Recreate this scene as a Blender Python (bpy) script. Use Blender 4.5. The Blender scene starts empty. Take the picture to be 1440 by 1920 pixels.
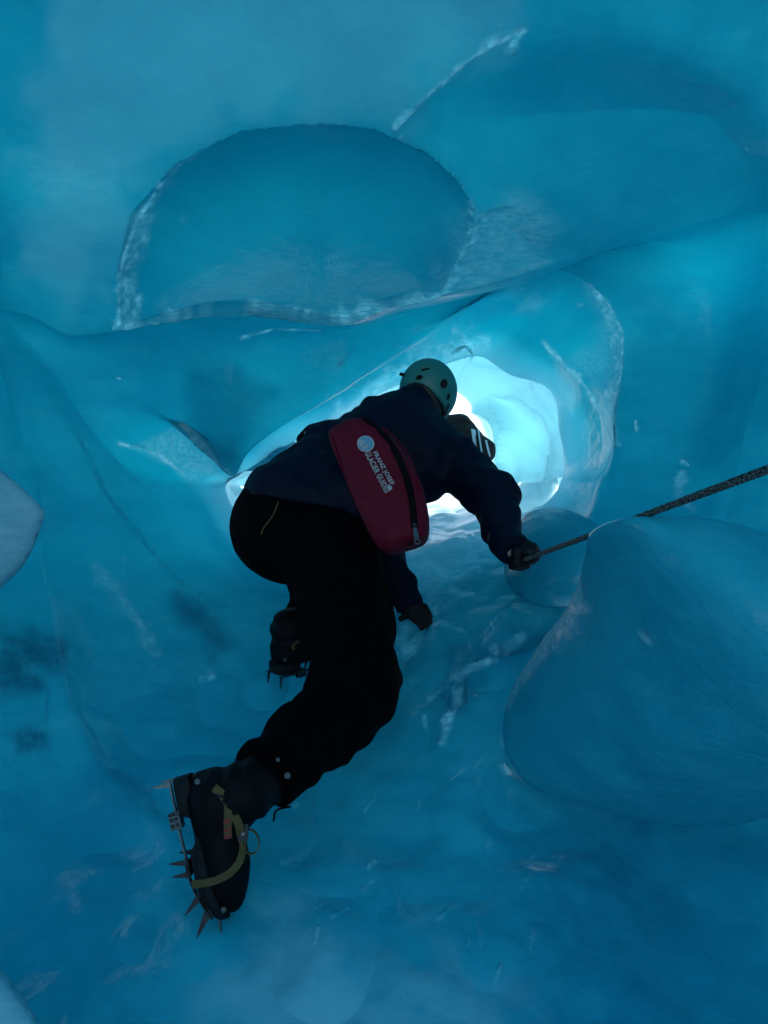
import bpy, math, random
import numpy as np

# ------------------------------------------------------------------ camera, sky, sun, exposure
scene = bpy.context.scene
col = scene.collection
F = 1387.0                                   # focal length in photograph pixels (1440 x 1920)
cam_data = bpy.data.cameras.new('camera')
cam_data.sensor_fit = 'VERTICAL'
cam_data.sensor_height = 36.0
cam_data.lens = 36.0 * F / 1920.0
cam_data.clip_start = 0.02
cam_data.clip_end = 3000.0
cam = bpy.data.objects.new('camera', cam_data)
cam.location = (0, 0, 0)
cam.rotation_euler = (math.radians(90), 0, 0)
col.objects.link(cam)
scene.camera = cam

SUN_ELEV, SUN_AZ = 26.0, -30.0                 # azimuth clockwise from +Y (the way the camera looks)
world = bpy.data.worlds.new('World')
scene.world = world
world.use_nodes = True
wn, wl = world.node_tree.nodes, world.node_tree.links
sky = wn.new('ShaderNodeTexSky')
sky.sky_type = 'NISHITA'
sky.sun_disc = False
sky.sun_elevation = math.radians(SUN_ELEV)
sky.sun_rotation = math.radians(SUN_AZ)
sky.dust_density = 0.8
sky.ozone_density = 1.0
wl.new(sky.outputs[0], wn['Background'].inputs['Color'])
wn['Background'].inputs['Strength'].default_value = 0.12

sun_data = bpy.data.lights.new('sun', 'SUN')
sun_data.energy = 4.5
sun_data.angle = math.radians(0.53)
sun_data.color = (1.0, 0.95, 0.88)
sun = bpy.data.objects.new('sun', sun_data)
sun.rotation_euler = (math.radians(90 - SUN_ELEV), 0, math.radians(180 - SUN_AZ))
col.objects.link(sun)

scene.view_settings.view_transform = 'Standard'
scene.view_settings.look = 'None'
scene.view_settings.exposure = 1.5
scene.view_settings.gamma = 1.0
scene.view_settings.use_curve_mapping = False
scene.render.engine = 'CYCLES'
scene.cycles.use_denoising = True
scene.cycles.max_bounces = 14
scene.cycles.diffuse_bounces = 8
scene.cycles.transmission_bounces = 8
scene.cycles.sample_clamp_indirect = 10.0
scene.cycles.caustics_reflective = False

# ------------------------------------------------------------------ helpers
def P(px, py, d):
    """A point of the place seen at photograph pixel (px, py), d metres ahead of the lens."""
    return np.array(((px - 720.0) / F * d, d, (960.0 - py) / F * d))

def unit(v):
    v = np.asarray(v, float)
    return v / np.linalg.norm(v)

def tag(o, label=None, cat=None, group=None, kind=None):
    if label: o['label'] = label
    if cat: o['category'] = cat
    if group: o['group'] = group
    if kind: o['kind'] = kind
    return o

def empty(name, loc):
    o = bpy.data.objects.new(name, None)
    o.location = tuple(loc)
    o.empty_display_size = 0.05
    col.objects.link(o)
    return o

def mesh_obj(name, verts, faces, mat=None, parent=None, smooth=True):
    """One mesh object from world-space vertices; faces is an (n,3)/(n,4) array or a list of lists."""
    verts = np.asarray(verts, np.float64)
    org = np.zeros(3)
    if parent is not None:
        org = np.array(root_loc(parent))
    me = bpy.data.meshes.new(name)
    v = verts - org
    if isinstance(faces, np.ndarray):
        n, k = faces.shape
        me.vertices.add(len(v)); me.vertices.foreach_set('co', v.astype(np.float32).ravel())
        me.loops.add(n * k); me.loops.foreach_set('vertex_index', faces.astype(np.int32).ravel())
        me.polygons.add(n)
        me.polygons.foreach_set('loop_start', np.arange(0, n * k, k, dtype=np.int32))
        me.update(calc_edges=True)
    else:
        me.from_pydata([tuple(p) for p in v], [], [list(map(int, f)) for f in faces])
    me.polygons.foreach_set('use_smooth', np.full(len(me.polygons), smooth))
    me.validate()
    me.update()
    o = bpy.data.objects.new(name, me)
    if mat: me.materials.append(mat)
    col.objects.link(o)
    if parent is not None:
        o.parent = parent
    return o

def root_loc(o):
    p = np.zeros(3)
    while o is not None:
        p += np.array(o.location); o = o.parent
    return p

# ---- value noise on a lattice
_rng = np.random.default_rng(7)
_LAT = _rng.random((64, 64, 64)).astype(np.float32) * 2 - 1
def vnoise(p):
    p = np.asarray(p, np.float32)
    i = np.floor(p).astype(np.int32); f = p - i
    f = f * f * (3 - 2 * f)
    i0 = i & 63; i1 = (i + 1) & 63
    x0, y0, z0 = i0[..., 0], i0[..., 1], i0[..., 2]
    x1, y1, z1 = i1[..., 0], i1[..., 1], i1[..., 2]
    fx, fy, fz = f[..., 0], f[..., 1], f[..., 2]
    L = _LAT
    a = L[x0, y0, z0] * (1 - fx) + L[x1, y0, z0] * fx
    b = L[x0, y1, z0] * (1 - fx) + L[x1, y1, z0] * fx
    c = L[x0, y0, z1] * (1 - fx) + L[x1, y0, z1] * fx
    d = L[x0, y1, z1] * (1 - fx) + L[x1, y1, z1] * fx
    return (a * (1 - fy) + b * fy) * (1 - fz) + (c * (1 - fy) + d * fy) * fz
def fbm(p, octaves=4, gain=0.5):
    s = 0; a = 1.0; p = np.asarray(p, np.float32)
    for k in range(octaves):
        s = s + a * vnoise(p * (2.03 ** k) + 11.3 * k); a *= gain
    return s

def smooth01(x):
    x = np.clip(x, 0, 1)
    return x * x * (3 - 2 * x)

# ---- distances in the plane
def seg_dist(q, pts, closed=False):
    pts = np.asarray(pts, float)
    m = len(pts) if closed else len(pts) - 1
    best = np.full(q.shape[:-1], 1e9)
    for k in range(m):
        a = pts[k]; b = pts[(k + 1) % len(pts)]
        ab = b - a
        t = np.clip(((q - a) @ ab) / (ab @ ab + 1e-12), 0, 1)
        best = np.minimum(best, np.hypot(q[..., 0] - a[0] - t * ab[0], q[..., 1] - a[1] - t * ab[1]))
    return best
def inside(q, poly):
    poly = np.asarray(poly, float)
    x, y = q[..., 0], q[..., 1]
    r = np.zeros(x.shape, bool)
    for k in range(len(poly)):
        x1, y1 = poly[k]; x2, y2 = poly[(k + 1) % len(poly)]
        c = ((y1 > y) != (y2 > y)) & (x < (x2 - x1) * (y - y1) / (y2 - y1 + 1e-12) + x1)
        r ^= c
    return r

def catmull(pts, n, closed=False):
    """Points along a Catmull-Rom curve through pts."""
    pts = np.asarray(pts, float)
    m = len(pts)
    if closed: ext = np.vstack([pts[-1], pts, pts[0], pts[1]])
    else: ext = np.vstack([2 * pts[0] - pts[1], pts, 2 * pts[-1] - pts[-2]])
    segs = m if closed else m - 1
    t = np.linspace(0, segs, n, endpoint=not closed)
    k = np.minimum(t.astype(int), segs - 1); f = (t - k)[:, None]
    a, b, c, d = ext[k], ext[k + 1], ext[k + 2], ext[k + 3]
    return 0.5 * (2 * b + (c - a) * f + (2 * a - 5 * b + 4 * c - d) * f ** 2 + (3 * b - a - 3 * c + d) * f ** 3)

# ---- materials
def new_mat(name):
    m = bpy.data.materials.new(name)
    m.use_nodes = True
    return m, m.node_tree.nodes, m.node_tree.links, m.node_tree.nodes['Principled BSDF']

def simple_mat(name, color, rough=0.6, metal=0.0, spec=0.5, noise=0.0, nscale=60.0, bump=0.0, bscale=300.0):
    m, n, l, b = new_mat(name)
    b.inputs['Base Color'].default_value = (*color, 1)
    b.inputs['Roughness'].default_value = rough
    b.inputs['Metallic'].default_value = metal
    b.inputs['Specular IOR Level'].default_value = spec
    tc = n.new('ShaderNodeTexCoord')
    if noise > 0:
        t = n.new('ShaderNodeTexNoise'); t.inputs['Scale'].default_value = nscale; t.inputs['Detail'].default_value = 6
        l.new(tc.outputs['Object'], t.inputs['Vector'])
        mx = n.new('ShaderNodeMix'); mx.data_type = 'RGBA'
        mx.inputs['A'].default_value = (*[c * (1 - noise) for c in color], 1)
        mx.inputs['B'].default_value = (*[min(1, c * (1 + noise)) for c in color], 1)
        l.new(t.outputs['Fac'], mx.inputs['Factor']); l.new(mx.outputs['Result'], b.inputs['Base Color'])
    if bump > 0:
        t = n.new('ShaderNodeTexNoise'); t.inputs['Scale'].default_value = bscale; t.inputs['Detail'].default_value = 3
        l.new(tc.outputs['Object'], t.inputs['Vector'])
        bp = n.new('ShaderNodeBump'); bp.inputs['Strength'].default_value = bump; bp.inputs['Distance'].default_value = 0.002
        l.new(t.outputs['Fac'], bp.inputs['Height']); l.new(bp.outputs['Normal'], b.inputs['Normal'])
    return m
# ------------------------------------------------------------------ ice
def ice_material(name='glacier_ice', milk=0.0):
    m, n, l, b = new_mat(name)
    out = n['Material Output']
    tc = n.new('ShaderNodeTexCoord')
    geo = n.new('ShaderNodeNewGeometry')
    def attr(a):
        k = n.new('ShaderNodeAttribute'); k.attribute_name = a; return k.outputs['Fac']
    def noise(scale, detail=5, rough=0.55, stretch=None, vec=None):
        t = n.new('ShaderNodeTexNoise'); t.inputs['Scale'].default_value = scale
        t.inputs['Detail'].default_value = detail; t.inputs['Roughness'].default_value = rough
        if stretch:
            mp = n.new('ShaderNodeMapping'); mp.inputs['Scale'].default_value = stretch[0]; mp.inputs['Rotation'].default_value = stretch[1]
            l.new(tc.outputs['Object'], mp.inputs['Vector']); l.new(mp.outputs['Vector'], t.inputs['Vector'])
        else:
            l.new(tc.outputs['Object'], t.inputs['Vector'])
        return t.outputs['Fac']
    def math_(op, a, b_=None, c=None):
        k = n.new('ShaderNodeMath'); k.operation = op
        for i, v in enumerate((a, b_, c)):
            if v is None: continue
            if isinstance(v, (int, float)): k.inputs[i].default_value = v
            else: l.new(v, k.inputs[i])
        return k.outputs[0]
    def ramp(f, p0, p1, v0=0.0, v1=1.0):
        k = n.new('ShaderNodeMapRange'); k.interpolation_type = 'SMOOTHSTEP'
        l.new(f, k.inputs['Value'])
        for nm, v in (('From Min', p0), ('From Max', p1), ('To Min', v0), ('To Max', v1)): k.inputs[nm].default_value = v
        return k.outputs['Result']
    def mix(f, a, b_):
        k = n.new('ShaderNodeMix'); k.data_type = 'RGBA'
        if isinstance(f, (int, float)): k.inputs['Factor'].default_value = f
        else: l.new(f, k.inputs['Factor'])
        for nm, v in (('A', a), ('B', b_)):
            if isinstance(v, tuple): k.inputs[nm].default_value = (*v, 1)
            else: l.new(v, k.inputs[nm])
        return k.outputs['Result']
    frost_glint, snow_glow, murk_shade, clear = attr('frost_glint'), attr('snow_glow'), attr('murk_shade'), attr('clear')
    # clear blue glacier ice, with milky bands of trapped air and clearer bands
    band = noise(1.3, 4, 0.55, ((1.0, 0.45, 1.9), (0.3, 0.2, 0.5)))
    fine = noise(9.0, 6, 0.6, ((0.7, 0.7, 1.6), (0.0, 0.3, 0.2)))
    body = mix(ramp(band, 0.3, 0.72), ICE_A, ICE_B)
    body = mix(math_('MULTIPLY', ramp(fine, 0.42, 0.8), 0.5), body, ICE_C)
    body = mix(math_('MULTIPLY', ramp(noise(150.0, 3, 0.7), 0.35, 0.7), 0.16), body, ICE_C)
    body = mix(clear, body, CLEAR_SHADE)
    streak = noise(48.0, 5, 0.65, ((0.4, 1.0, 1.3), (0.2, 0.25, 0.35)))
    frost_glint_f = math_('MULTIPLY', frost_glint, ramp(streak, 0.34, 0.66, 0.25, 1.0))
    body = mix(math_('MULTIPLY', frost_glint_f, 0.85), body, FROST_GLINT)
    body = mix(math_('MULTIPLY', snow_glow, math_('SUBTRACT', 1.0, clear)), body, SNOW_GLOW)
    body = mix(math_('MULTIPLY', murk_shade, ramp(noise(7.0, 6, 0.65), 0.3, 0.62)), body, MURK_SHADE)
    if milk: body = mix(milk, body, FROST_GLINT)
    l.new(body, b.inputs['Base Color'])
    b.inputs['IOR'].default_value = 1.31
    b.inputs['Coat Weight'].default_value = 0.55
    b.inputs['Coat Roughness'].default_value = 0.07
    b.inputs['Coat IOR'].default_value = 1.31
    b.inputs['Specular IOR Level'].default_value = 0.14
    rough = math_('ADD', ramp(noise(5.0, 4), 0.3, 0.7, 0.36, 0.55), math_('MULTIPLY', frost_glint_f, 0.15))
    l.new(rough, b.inputs['Roughness'])
    # relief: soft undulation, small melt dimples, crinkles on the frosted and highlighted bands
    h = math_('ADD', math_('MULTIPLY', noise(16.0, 5, 0.55, ((1, 1, 1.6), (0.2, 0.1, 0.3))), 0.010),
              math_('MULTIPLY', noise(120.0, 3, 0.6), 0.0012))
    h = math_('ADD', h, math_('MULTIPLY', math_('MULTIPLY', frost_glint, streak), 0.022))
    bp = n.new('ShaderNodeBump'); bp.inputs['Strength'].default_value = 0.55; bp.inputs['Distance'].default_value = 1.0
    l.new(h, bp.inputs['Height']); l.new(bp.outputs['Normal'], b.inputs['Normal'])
    l.new(bp.outputs['Normal'], b.inputs['Coat Normal'])
    # daylight that seeps through the ice: blue comes through, red does not
    tr = n.new('ShaderNodeBsdfTranslucent')
    tcol = mix(ramp(band, 0.3, 0.75), THRU_A, THRU_B)
    tcol = mix(snow_glow, tcol, (0.50, 0.82, 0.86))
    tcol = mix(frost_glint_f, tcol, (0.30, 0.66, 0.74))
    l.new(tcol, tr.inputs['Color'])
    ms = n.new('ShaderNodeMixShader'); 
    thin = attr('thin')
    fac = math_('MULTIPLY', thin, math_('SUBTRACT', 1.0, math_('MULTIPLY', murk_shade, 0.8)))
    l.new(fac, ms.inputs['Fac'])
    l.new(b.outputs['BSDF'], ms.inputs[1]); l.new(tr.outputs['BSDF'], ms.inputs[2])
    l.new(ms.outputs['Shader'], out.inputs['Surface'])
    return m
ICE_A, ICE_B, ICE_C = (0.008, 0.355, 0.488), (0.024, 0.48, 0.60), (0.07, 0.555, 0.65)
FROST_GLINT, SNOW_GLOW, MURK_SHADE = (0.36, 0.74, 0.80), (0.62, 0.82, 0.86), (0.006, 0.10, 0.19)  # pale tones also paint highlights and glow, the dark one shade
CLEAR_SHADE = (0.004, 0.225, 0.36)  # dark blue for clear ice and for painted shade
THRU_A, THRU_B = (0.0, 0.252, 0.375), (0.0, 0.40, 0.49)
ICE = ice_material()

def set_attr(o, name, vals):
    a = o.data.attributes.new(name, 'FLOAT', 'POINT')
    a.data.foreach_set('value', np.asarray(vals, np.float32).ravel())

# The cave is a tunnel lofted through cross-sections. u runs round the section:
# 0 right, 2 upper right, 4 top, 6 upper left, 8 left, 10 lower left, 12 bottom, 14 lower right.
def W(y, cx, cz, rx, rz_up, rz_dn):
    L = []
    for k in range(16):
        a = 2 * math.pi * k / 16
        s = math.sin(a)
        L.append((k, cx + rx * math.cos(a), y, cz + (rz_up if s > 0 else rz_dn) * s))
    return [(u, np.array((x, yy, z))) for u, x, yy, z in L]
def R(*pts):
    return [(u, P(px, py, d)) for u, px, py, d in pts]
rings = [
 W(-2.0, 0.0, 0.5, 1.95, 1.75, 1.3),
 W(-1.2, 0.0, 0.35, 2.0, 1.75, 1.45),
 W(0.1, 0.0, 0.2, 2.0, 1.75, 1.38),
 # 3 just outside the frame
 R((0,1640,870,2.0),(1,1640,550,2.1),(2,1640,60,2.1),(3,1200,-170,2.0),(4,800,-200,1.9),(5,450,-200,1.9),(6,-130,-120,2.0),(7,-220,450,2.1),
   (8,-220,900,2.0),(9,-220,1300,1.7),(10,-180,1850,1.4),(11,300,2090,1.2),(12,650,2120,1.15),(13,1000,2120,1.15),(14,1580,1980,1.35),(15,1660,1350,1.7)),
 # 4 roof, walls, floor inside the frame
 R((0,1480,870,2.4),(1,1480,600,2.4),(2,1480,300,2.4),(3,1150,150,2.4),(4,800,200,2.4),(5,450,220,2.4),(6,80,200,2.4),(7,-40,480,2.45),
   (8,-30,850,2.35),(9,-20,1150,2.1),(10,60,1550,1.75),(11,350,1800,1.45),(12,650,1850,1.38),(13,950,1820,1.4),(14,1300,1700,1.65),(15,1450,1250,2.1)),
 # 5 lip A: the lower edge of the near roof
 R((0,1390,840,2.65),(1,1440,640,2.7),(2,1440,395,2.75),(2.5,1270,430,2.85),(3,1100,480,2.95),(3.5,960,518,3.0),(4,822,557,3.0),(4.35,720,580,3.0),(4.7,620,613,2.98),
   (5,480,597,2.95),(5.5,320,604,2.9),(6,230,617,2.85),(6.3,135,627,2.8),(6.65,60,592,2.75),(7,-30,580,2.7),
   (8,60,880,2.55),(9,90,1130,2.3),(10,180,1420,2.0),(11,400,1600,1.7),(12,650,1650,1.62),(13,900,1620,1.68),(14,1180,1480,1.95),(15,1330,1180,2.3)),
 # 6 behind lip A
 R((0,1350,830,2.85),(1,1400,620,2.9),(2,1420,405,2.85),(2.5,1262,436,2.98),(3,1100,488,3.12),(3.5,960,520,3.2),(4,820,556,3.22),(4.7,620,604,3.2),(5,480,594,3.15),(5.5,325,601,3.08),(6,228,614,3.0),(6.3,140,622,2.95),(6.65,70,600,2.88),(7,0,590,2.82),
   (8,110,870,2.7),(9,150,1110,2.5),(10,250,1340,2.25),(11,440,1480,1.98),(12,650,1520,1.88),(13,870,1500,1.85),(14,1100,1380,2.15),(15,1250,1120,2.45)),
 # 7 the recess
 R((0,1290,835,3.0),(1,1330,650,3.1),(2,1290,480,3.15),(2.5,1200,455,3.3),(3,1090,470,3.5),(4,800,570,3.65),(5,480,650,3.45),(6,260,700,3.2),(7,110,730,3.0),
   (8,200,880,2.85),(9,270,1080,2.65),(10,350,1250,2.5),(11,500,1350,2.3),(12,660,1370,2.2),(13,850,1350,2.1),(14,1020,1260,2.3),(15,1180,1060,2.6)),
 # 8 lip B: the thin curtain on the right, the hanging wedge on the left
 R((0,1150,835,3.05),(0.35,1149,775,3.05),(0.8,1167,690,3.1),(1.3,1166,625,3.12),(1.7,1140,570,3.15),(2.1,1105,533,3.2),(2.6,1040,505,3.35),(3,970,520,3.5),(4,800,630,3.75),(5,600,755,3.6),
   (5.4,475,842,3.45),(5.7,437,894,3.35),(6.0,390,848,3.3),(6.3,342,797,3.25),(6.65,265,790,3.15),(7,230,850,3.05),(8,290,930,2.95),(9,350,1060,2.8),(10,430,1170,2.72),(11,540,1240,2.58),(12,670,1260,2.45),(13,820,1230,2.35),(14,960,1150,2.5),(15,1090,1020,2.8)),
 # 9 behind lip B
 R((0,1122,850,3.3),(0.4,1118,775,3.3),(0.8,1100,728,3.35),(1.3,1068,692,3.45),(2.1,1015,640,3.6),(3,940,600,3.8),(4,800,665,4.0),(5,600,740,3.9),(5.4,475,800,3.8),(5.7,455,850,3.75),(6.0,440,850,3.7),(6.3,420,862,3.6),(6.65,390,880,3.45),(7,340,900,3.3),
   (8,370,950,3.15),(9,420,1050,3.0),(10,500,1110,2.9),(11,580,1150,2.78),(12,680,1160,2.72),(13,790,1130,2.65),(14,900,1080,2.75),(15,1040,990,3.05)),
 # 10 lip C: mouth of the bright passage
 R((0,1056,890,3.7),(0.4,1050,845,3.7),(0.8,1041,800,3.7),(1.1,1040,757,3.75),(1.5,1017,724,3.8),(2,960,704,3.85),(2.6,902,670,4.0),(3.2,850,680,4.1),(4,770,715,4.2),(5,640,775,4.2),(5.5,530,835,4.0),(5.9,470,878,3.9),(6.4,448,894,3.75),
   (7,428,905,3.6),(8,440,950,3.4),(9,500,1010,3.25),(10,560,1040,3.15),(11,620,1060,3.0),(12,690,1060,2.95),(13,770,1040,3.0),(14,870,1000,3.15),(15,985,965,3.4)),
 # 11 passage
 R((0,1068,880,4.1),(1,1050,745,4.15),(2,985,690,4.3),(2.6,900,650,4.5),(3.2,850,665,4.5),(4,770,700,4.6),(5,650,765,4.5),(5.5,530,830,4.3),(5.9,460,870,4.2),(6.4,440,885,4.1),(7,420,905,4.0),
   (8,445,942,3.8),(9,520,985,3.6),(10,580,1010,3.5),(11,640,1020,3.4),(12,700,1020,3.4),(13,780,1005,3.4),(14,880,985,3.5),(15,1005,950,3.8)),
 # 12 way out
 R((0,915,890,4.55),(1,910,810,4.6),(2,890,745,4.65),(3,850,712,4.8),(4,790,722,4.9),(5,680,775,4.9),(5.7,540,834,4.8),(6.2,480,862,4.7),(7,436,896,4.6),
   (8,455,932,4.4),(9,540,950,4.3),(10,600,962,4.3),(11,660,964,4.3),(12,720,962,4.3),(13,790,957,4.3),(14,865,948,4.4),(15,905,930,4.5)),
 # 13 outside
 R((0,1080,880,5.3),(1,1080,740,5.4),(2,1000,600,5.5),(3,880,540,5.6),(4,760,540,5.6),(5,620,600,5.6),(5.7,470,690,5.6),(6.2,380,760,5.5),(7,320,870,5.4),
   (8,370,945,5.3),(9,480,957,5.2),(10,570,960,5.2),(11,650,960,5.2),(12,720,960,5.2),(13,810,958,5.2),(14,930,952,5.2),(15,1030,940,5.2)),
 # 14 unseen flare added round the way out to keep the sun off the ice
 W(5.9, 0.1, 0.2, 7.0, 7.0, 0.45),
]
NU = 1200
uu = np.arange(NU) / NU * 16.0
def ring_curve(r):
    us = np.array([p[0] for p in r], float); ps = np.array([p[1] for p in r])
    us_e = np.concatenate([us[-3:] - 16, us, us[:3] + 16]); ps_e = np.vstack([ps[-3:], ps, ps[:3]])
    # monotone-ish cubic Hermite with chord-limited tangents
    h = np.diff(us_e)[:, None]; dlt = np.diff(ps_e, axis=0) / h
    m = np.zeros_like(ps_e)
    m[1:-1] = (dlt[:-1] * h[1:] + dlt[1:] * h[:-1]) / (h[1:] + h[:-1])
    k = np.clip(np.searchsorted(us_e, uu, side='right') - 1, 0, len(us_e) - 2)
    t = ((uu - us_e[k]) / (us_e[k + 1] - us_e[k]))[:, None]; hh = (us_e[k + 1] - us_e[k])[:, None]
    return ((2*t**3-3*t**2+1) * ps_e[k] + (t**3-2*t**2+t) * hh * m[k] + (-2*t**3+3*t**2) * ps_e[k+1] + (t**3-t**2) * hh * m[k+1])
C = np.array([ring_curve(r) for r in rings])                 # ring, u, xyz
NRG = len(rings)
def band_u(lo, hi, soft=0.4):
    """1 for u inside lo..hi (may wrap), fading over soft."""
    mid = (lo + hi) / 2; half = (hi - lo) / 2
    d = np.abs((uu - mid + 8) % 16 - 8)
    return smooth01((half - d) / soft + 0.5)
crease = np.zeros((NRG, NU))
crease[5] = band_u(2.2, 7.0)
crease[8] = np.maximum(band_u(-0.3, 2.5), band_u(5.2, 6.5))
crease[9] = 0.8 * band_u(-0.2, 2.3)
crease[10] = np.maximum(0.55 * band_u(-0.3, 3.4), band_u(5.2, 7.0))
nseg = [6, 16, 30, 60, 110, 30, 60, 70, 40, 60, 40, 50, 16, 30]
rows = []; seg_id = []
T = np.zeros_like(C)
T[1:-1] = (C[2:] - C[:-2]) * 0.5
T[0] = C[1] - C[0]; T[-1] = C[-1] - C[-2]
for i in range(NRG - 1):
    c0 = crease[i][:, None]; c1 = crease[i + 1][:, None]
    D = C[i + 1] - C[i]
    m0 = T[i] * (1 - c0) + D * c0; m1 = T[i + 1] * (1 - c1) + D * c1
    ln = np.linalg.norm(D, axis=1, keepdims=True)
    for m in (m0, m1):
        s = np.minimum(1.0, 1.6 * ln / (np.linalg.norm(m, axis=1, keepdims=True) + 1e-9)); m *= s
    for k in range(nseg[i]):
        t = k / nseg[i]
        rows.append((2*t**3-3*t**2+1) * C[i] + (t**3-2*t**2+t) * m0 + (-2*t**3+3*t**2) * C[i+1] + (t**3-t**2) * m1)
        seg_id.append(i + t)
rows.append(C[-1]); seg_id.append(NRG - 1.0)
G = np.array(rows); seg_id = np.array(seg_id); NS = len(G)

def normals(G):
    du = np.roll(G, -1, 1) - np.roll(G, 1, 1)
    ds = np.zeros_like(G); ds[1:-1] = G[2:] - G[:-2]; ds[0] = G[1] - G[0]; ds[-1] = G[-1] - G[-2]
    n = np.cross(du, ds); n /= np.linalg.norm(n, axis=2, keepdims=True) + 1e-9
    # pointing out of the void, into the ice
    return n
N = normals(G)
ctr = G.mean(axis=1, keepdims=True)
sgn = np.sign(((G - ctr) * N).sum(2).mean())
N *= sgn

def pix(G):
    y = np.maximum(G[..., 1], 0.05)
    return np.stack([720 + F * G[..., 0] / y, 960 - F * G[..., 2] / y], -1)
Q = pix(G)
SEG = np.repeat(seg_id[:, None], NU, 1)
UU = np.repeat(uu[None], NS, 0)
front = G[..., 1] > 0.6

disp = np.zeros((NS, NU)); frost_glint = np.zeros((NS, NU)); murk_shade = np.zeros((NS, NU)); clear = np.zeros((NS, NU)); snow_glow = np.zeros((NS, NU))  # colour masks; they also hold painted highlights, glow and shade
def region(pts, pad, s0, s1):
    pts = np.asarray(pts, float); lo = pts.min(0) - pad; hi = pts.max(0) + pad
    return (SEG >= s0) & (SEG <= s1) & front & (Q[..., 0] > lo[0]) & (Q[..., 0] < hi[0]) & (Q[..., 1] > lo[1]) & (Q[..., 1] < hi[1])
def dome_fields(o3, step=9.0):
    """Over the area inside an outline: its edge depth carried smoothly inwards, and a dome that is 0 on the edge."""
    lo = o3[:, :2].min(0) - 2 * step; hi = o3[:, :2].max(0) + 2 * step
    step = max(step, (hi - lo).max() / 110)
    n = np.ceil((hi - lo) / step).astype(int) + 1
    X, Y = np.meshgrid(lo[0] + step * np.arange(n[0]), lo[1] + step * np.arange(n[1]), indexing='ij')
    q = np.stack([X, Y], -1); ins = inside(q, o3[:, :2])
    near = ((q[:, :, None, :] - o3[None, None, ::2, :2]) ** 2).sum(-1).argmin(-1)
    harm = o3[::2, 2][near]; dist = seg_dist(q, o3[:, :2], True); phi = np.where(ins, dist * 0.5, -dist * 0.0)
    par = (np.add.outer(np.arange(n[0]), np.arange(n[1])) & 1).astype(bool)
    for it in range(260):
        for c_ in (par, ~par):
            m = ins & c_
            for F_, src in ((harm, 0.0), (phi, step * step / 60.0)):
                av = 0.25 * (np.roll(F_, 1, 0) + np.roll(F_, -1, 0) + np.roll(F_, 1, 1) + np.roll(F_, -1, 1)) + src * 0.25
                F_[m] += 1.7 * (av[m] - F_[m])
    return harm, np.maximum(phi, 0), lo, step
def bilinear(A, lo, step, x, y):
    fx = np.clip((x - lo[0]) / step, 0, A.shape[0] - 1.001); fy = np.clip((y - lo[1]) / step, 0, A.shape[1] - 1.001)
    i = fx.astype(int); j = fy.astype(int); fx = fx - i; fy = fy - j
    return A[i, j] * (1 - fx) * (1 - fy) + A[i + 1, j] * fx * (1 - fy) + A[i, j + 1] * (1 - fx) * fy + A[i + 1, j + 1] * fx * fy
def hollow(poly, s0, s1, amp, w, soft_pts=None, wsoft=120, power=0.55):
    """A melt hollow pressed into the ice inside an outline; sharp rim except along soft_pts."""
    sel = region(poly, 2.0, s0, s1)
    q = Q[sel]
    m = inside(q, poly)
    pc = np.array(poly, float); pc = np.stack([np.interp(np.linspace(0, len(pc), 240, endpoint=False), np.arange(len(pc) + 1), np.append(pc[:, k], pc[0, k])) for k in (0, 1)], 1)
    harm, phi, gl, gs = dome_fields(np.column_stack([pc, np.ones(len(pc))]), 3.0)
    prof = np.clip(bilinear(phi / phi.max(), gl, gs, q[:, 0], q[:, 1]), 0, 1) ** power
    if soft_pts is not None:
        prof *= smooth01(seg_dist(q, soft_pts) / wsoft)
    v = disp[sel]; v += np.where(m, amp * prof, 0); disp[sel] = v
def line_mark(pts, s0, s1, width, amount=1.0, within=None, arr=None):
    """A band along a line: frosting and ridge highlights put into the colour (or into arr)."""
    arr = frost_glint if arr is None else arr
    sel = region(pts, width * 2.5, s0, s1)
    q = Q[sel]
    q3 = np.concatenate([q, np.zeros(q.shape[:-1] + (1,))], -1)
    wob = fbm(q3 / 26.0, 4)
    d = seg_dist(q, pts) * (1 + 0.6 * wob)
    v = amount * smooth01(1.15 - d / width) * (0.75 + 0.5 * fbm(q3 / 11.0 + 3.0, 2))
    if within is not None: v = v * inside(q, within)
    arr[sel] = np.maximum(arr[sel], np.clip(v, 0, 1))
def patch(arr, poly, s0, s1, soft, amount=1.0):
    sel = region(poly, soft * 1.6, s0, s1)
    q = Q[sel]
    wob = fbm(np.concatenate([q / 60.0, np.zeros(q.shape[:-1] + (1,))], -1), 3) * soft * 0.4
    d = np.where(inside(q, poly), 1, -1) * seg_dist(q, poly, True) + wob
    v = arr[sel]; arr[sel] = np.maximum(v, amount * smooth01(d / soft + 0.5))

MASS_HOLES = {}
LENS = [(230,622),(222,500),(250,400),(330,310),(450,245),(575,230),(585,236),(600,229),(700,240),(800,290),(860,345),(888,395),(880,440),(850,500),(822,552),(720,585),(620,620),(480,615),(320,622)]
hollow(LENS, 3.0, 4.999, 0.25, 180, power=0.66)
HORN = [(738,237),(800,180),(870,122),(935,82),(975,62),(1130,20),(1500,120),(1500,420),(1270,425),(1100,470),(1000,440),(905,400),(890,385),(862,345),(800,290)]
hollow(HORN, 2.6, 4.999, 0.11, 170, soft_pts=[(1000,40),(1130,20),(1500,120),(1500,420),(1270,430),(1100,480),(1000,450)], wsoft=260)
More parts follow.
